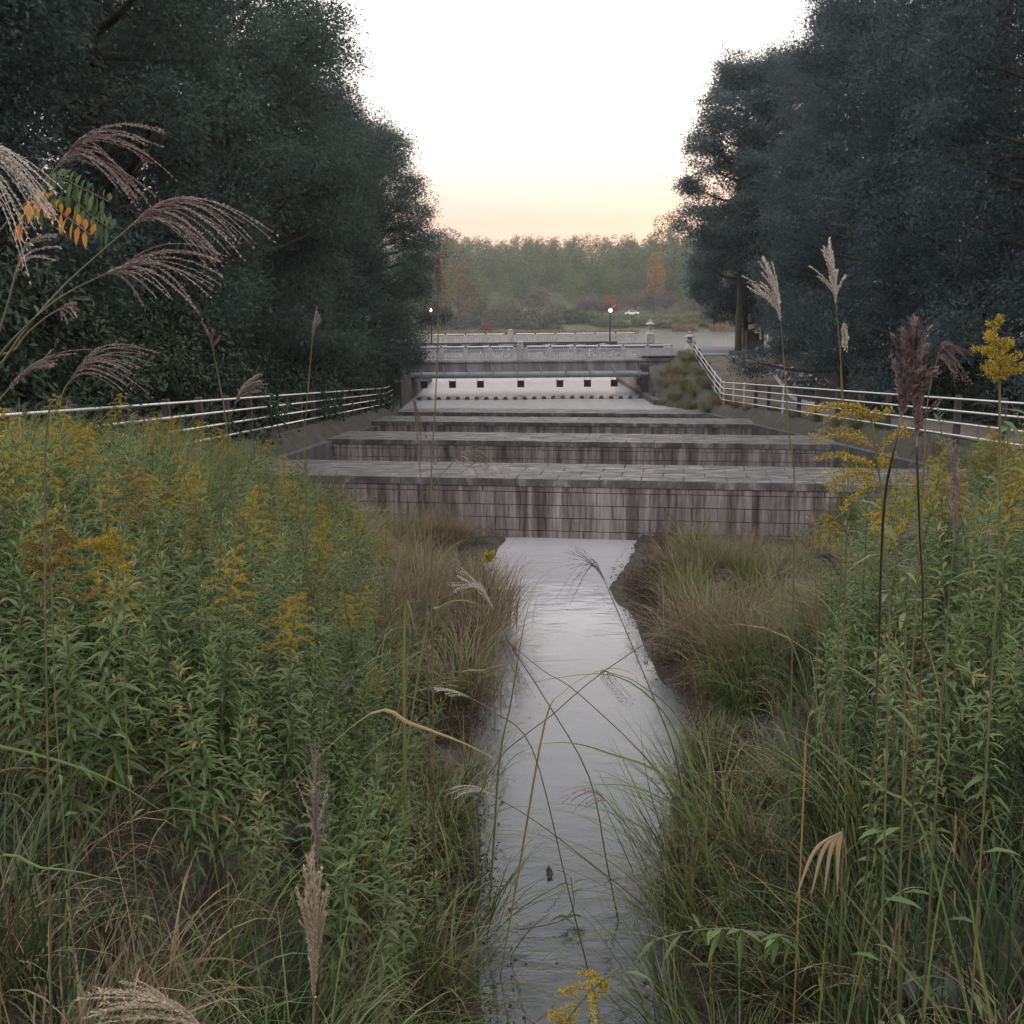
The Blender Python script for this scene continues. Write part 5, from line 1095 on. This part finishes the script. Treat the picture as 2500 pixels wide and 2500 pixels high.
gold_hero('golden flower head drooping over the water at the bottom', [(1470, 2395), (1440, 2420), (1400, 2470), (1370, 2520)], [(1340, 2500), (1370, 2440), (1425, 2385), (1480, 2430), (1460, 2480), (1400, 2530), (1350, 2530)], [(1500, 2350), (1560, 2420), (1640, 2600)], 2.9, 20, leaf=6)
gold_hero('dull brown goldenrod head, nearest on the left', [(125, 1400), (118, 1340), (112, 1280), (115, 1235)], [(70, 1330), (160, 1320), (75, 1380), (165, 1370), (90, 1280), (140, 1270), (65, 1360)], [(125, 1400), (130, 1560), (140, 1800)], 4.0, 18, .008, 'flower_old')
gold_hero('yellow goldenrod head beside the dull brown one', [(300, 1400), (295, 1340), (288, 1275)], [(185, 1335), (230, 1320), (225, 1350), (310, 1380), (270, 1300), (312, 1340), (255, 1365)], [(300, 1400), (305, 1560), (310, 1800)], 4.2, 16, .008)
gold_hero('single yellow sprig pointing right above the waterline weeds', [(1160, 1395), (1180, 1372), (1200, 1362)], [(1205, 1350), (1207, 1365), (1185, 1350), (1195, 1372)], [(1150, 1410), (1060, 1480), (1000, 1560)], 9, 8, .014, leaf=8)
# pinnate branch at the left
def sumac(label, mat, rach, d, nl, L, dirn):
    cur = bez(px(rach, d), 16); b = cur[0].copy(); t = thing('leaf_branch', label, 'branch', b); mb = MB(); tube(mb, cur-b, .002, 4); mb.build('stem', M['twigdark'], t)
    s = np.linspace(2, len(cur)-1, nl).astype(int); dd = norm(np.gradient(cur, axis=0)[s]*.8+np.where(np.arange(nl) % 2, 1, -1)[:, None]*np.array([.1, .2, .75])+rng.normal(size=(nl, 3))*.1)
    mb = MB(); leaves(mb, cur[s]-b, dd, L*U(.8, 1.15, nl), L*.4, U(0, 1, nl), .25); mb.build('leaflets', M[mat], t); return t
sumac('green pinnate leaf sprig in front of the left trees', 'green_leaf', [(60, 560), (130, 440), (200, 460), (265, 492)], 3.3, 34, .047, 1)
sumac('second green pinnate sprig hanging lower', 'green_leaf', [(70, 560), (150, 470), (215, 520), (272, 560)], 3.3, 34, .047, 1)
sumac('yellow orange pinnate sprig behind the pale plume', 'orange_leaf', [(20, 590), (90, 490), (150, 520), (222, 575)], 3.2, 34, .047, 1)
# sprig and leaf lying in the stream
p = P(1400, 2230, 1); r = p-EYE; p = EYE+r*((EYE[2]-.79)/-r[2]); t = thing('floating_sprig', 'leafy dark sprig caught in the middle of the stream', 'sprig', p)
mb = MB(); cur = bez([(-.5, -.25, 0), (-.15, -.18, .03), (0, 0, .06), (-.02, .1, .3)], 12); tube(mb, cur, .005, 5); mb.build('stem', M['twigdark'], t)
mb = MB(); n = 9; az = U(0, 6.3, n); leaves(mb, cur[rng.integers(5, len(cur), n)], np.stack([np.cos(az), np.sin(az), U(.1, .5, n)], -1), U(.14, .22, n), .035, U(.1, .5, n), .3); mb.build('leaves', M['golden_leaf'], t)
p = P(1338, 2140, 1); r = p-EYE; p = EYE+r*((EYE[2]-.76)/-r[2]); t = thing('dead_leaf', 'dark curled dead leaf floating upstream of the sprig', 'leaf', p); mb = MB(); kites(mb, np.array([[0, -.06, 0], [0, -.05, .01]]), np.array([[.25, 1, .2], [.1, 1, .4]]), np.array([[0, 0, 1], [.5, 0, 1.0]]), .16, .07, .1); mb.build('blade', M['brown'], t)
# arching leafy stem, lower right
cur = bez(ground_stem(px([(1600, 2294), (1690, 2272), (1786, 2268), (1880, 2285), (1963, 2320)], 4.6)), 26); b = cur[-1].copy(); t = thing('arching_stem', 'long arching stem hung with leaves at the lower right', 'weed', b)
mb = MB(); tube(mb, cur-b, .004, 5); mb.build('stem', M['stalk'], t); n = 34; k = rng.integers(0, 18, n); dd = np.stack([U(-.6, .6, n), U(-.5, .5, n), U(-1, .3, n)], -1)
mb = MB(); leaves(mb, cur[k]-b, dd, U(.1, .16, n), .03, U(.3, .7, n), .3); mb.build('leaves', M['golden_leaf'], t)
# folded dry leaf
q = px([(2056, 2030), (2010, 2090), (1990, 2200)], 3.6); b = q[-1].copy(); t = thing('dry_leaf', 'folded pale dry grass leaf hanging at the lower right', 'leaf', b); mb = MB()
for s in (-.04, 0, .035, .07): ribbon(mb, bez([q[0]-b, q[1]-b+np.array([s*.8, 0, .02]), q[2]-b+np.array([s*1.6-.02, s*.4, 0])], 12), .022, RT, .85)
mb.build('blades', M['dry'], t)
mb = MB(); tube(mb, bez(np.array(ground_stem([q[0]+np.array([0, 0, .01]), q[0]+np.array([.01, .01, -.1])]))-b, 12), .004, 5); mb.build('stem', M['stalk'], t)

# ------------------------------------------------------------------ haze
hm, hn, ho = newmat('haze')
hv = hn.nodes.new('ShaderNodeVolumePrincipled'); hv.inputs['Color'].default_value = (.92, .93, .95, 1); hv.inputs['Density'].default_value = .0003; hv.inputs['Anisotropy'].default_value = .2
hn.links.new(hv.outputs[0], ho.inputs['Volume'])
mb = MB(); box(mb, -706, 706, -66, 1506, -3.2, 48); struct(mb.build('haze', hm), 'stuff')
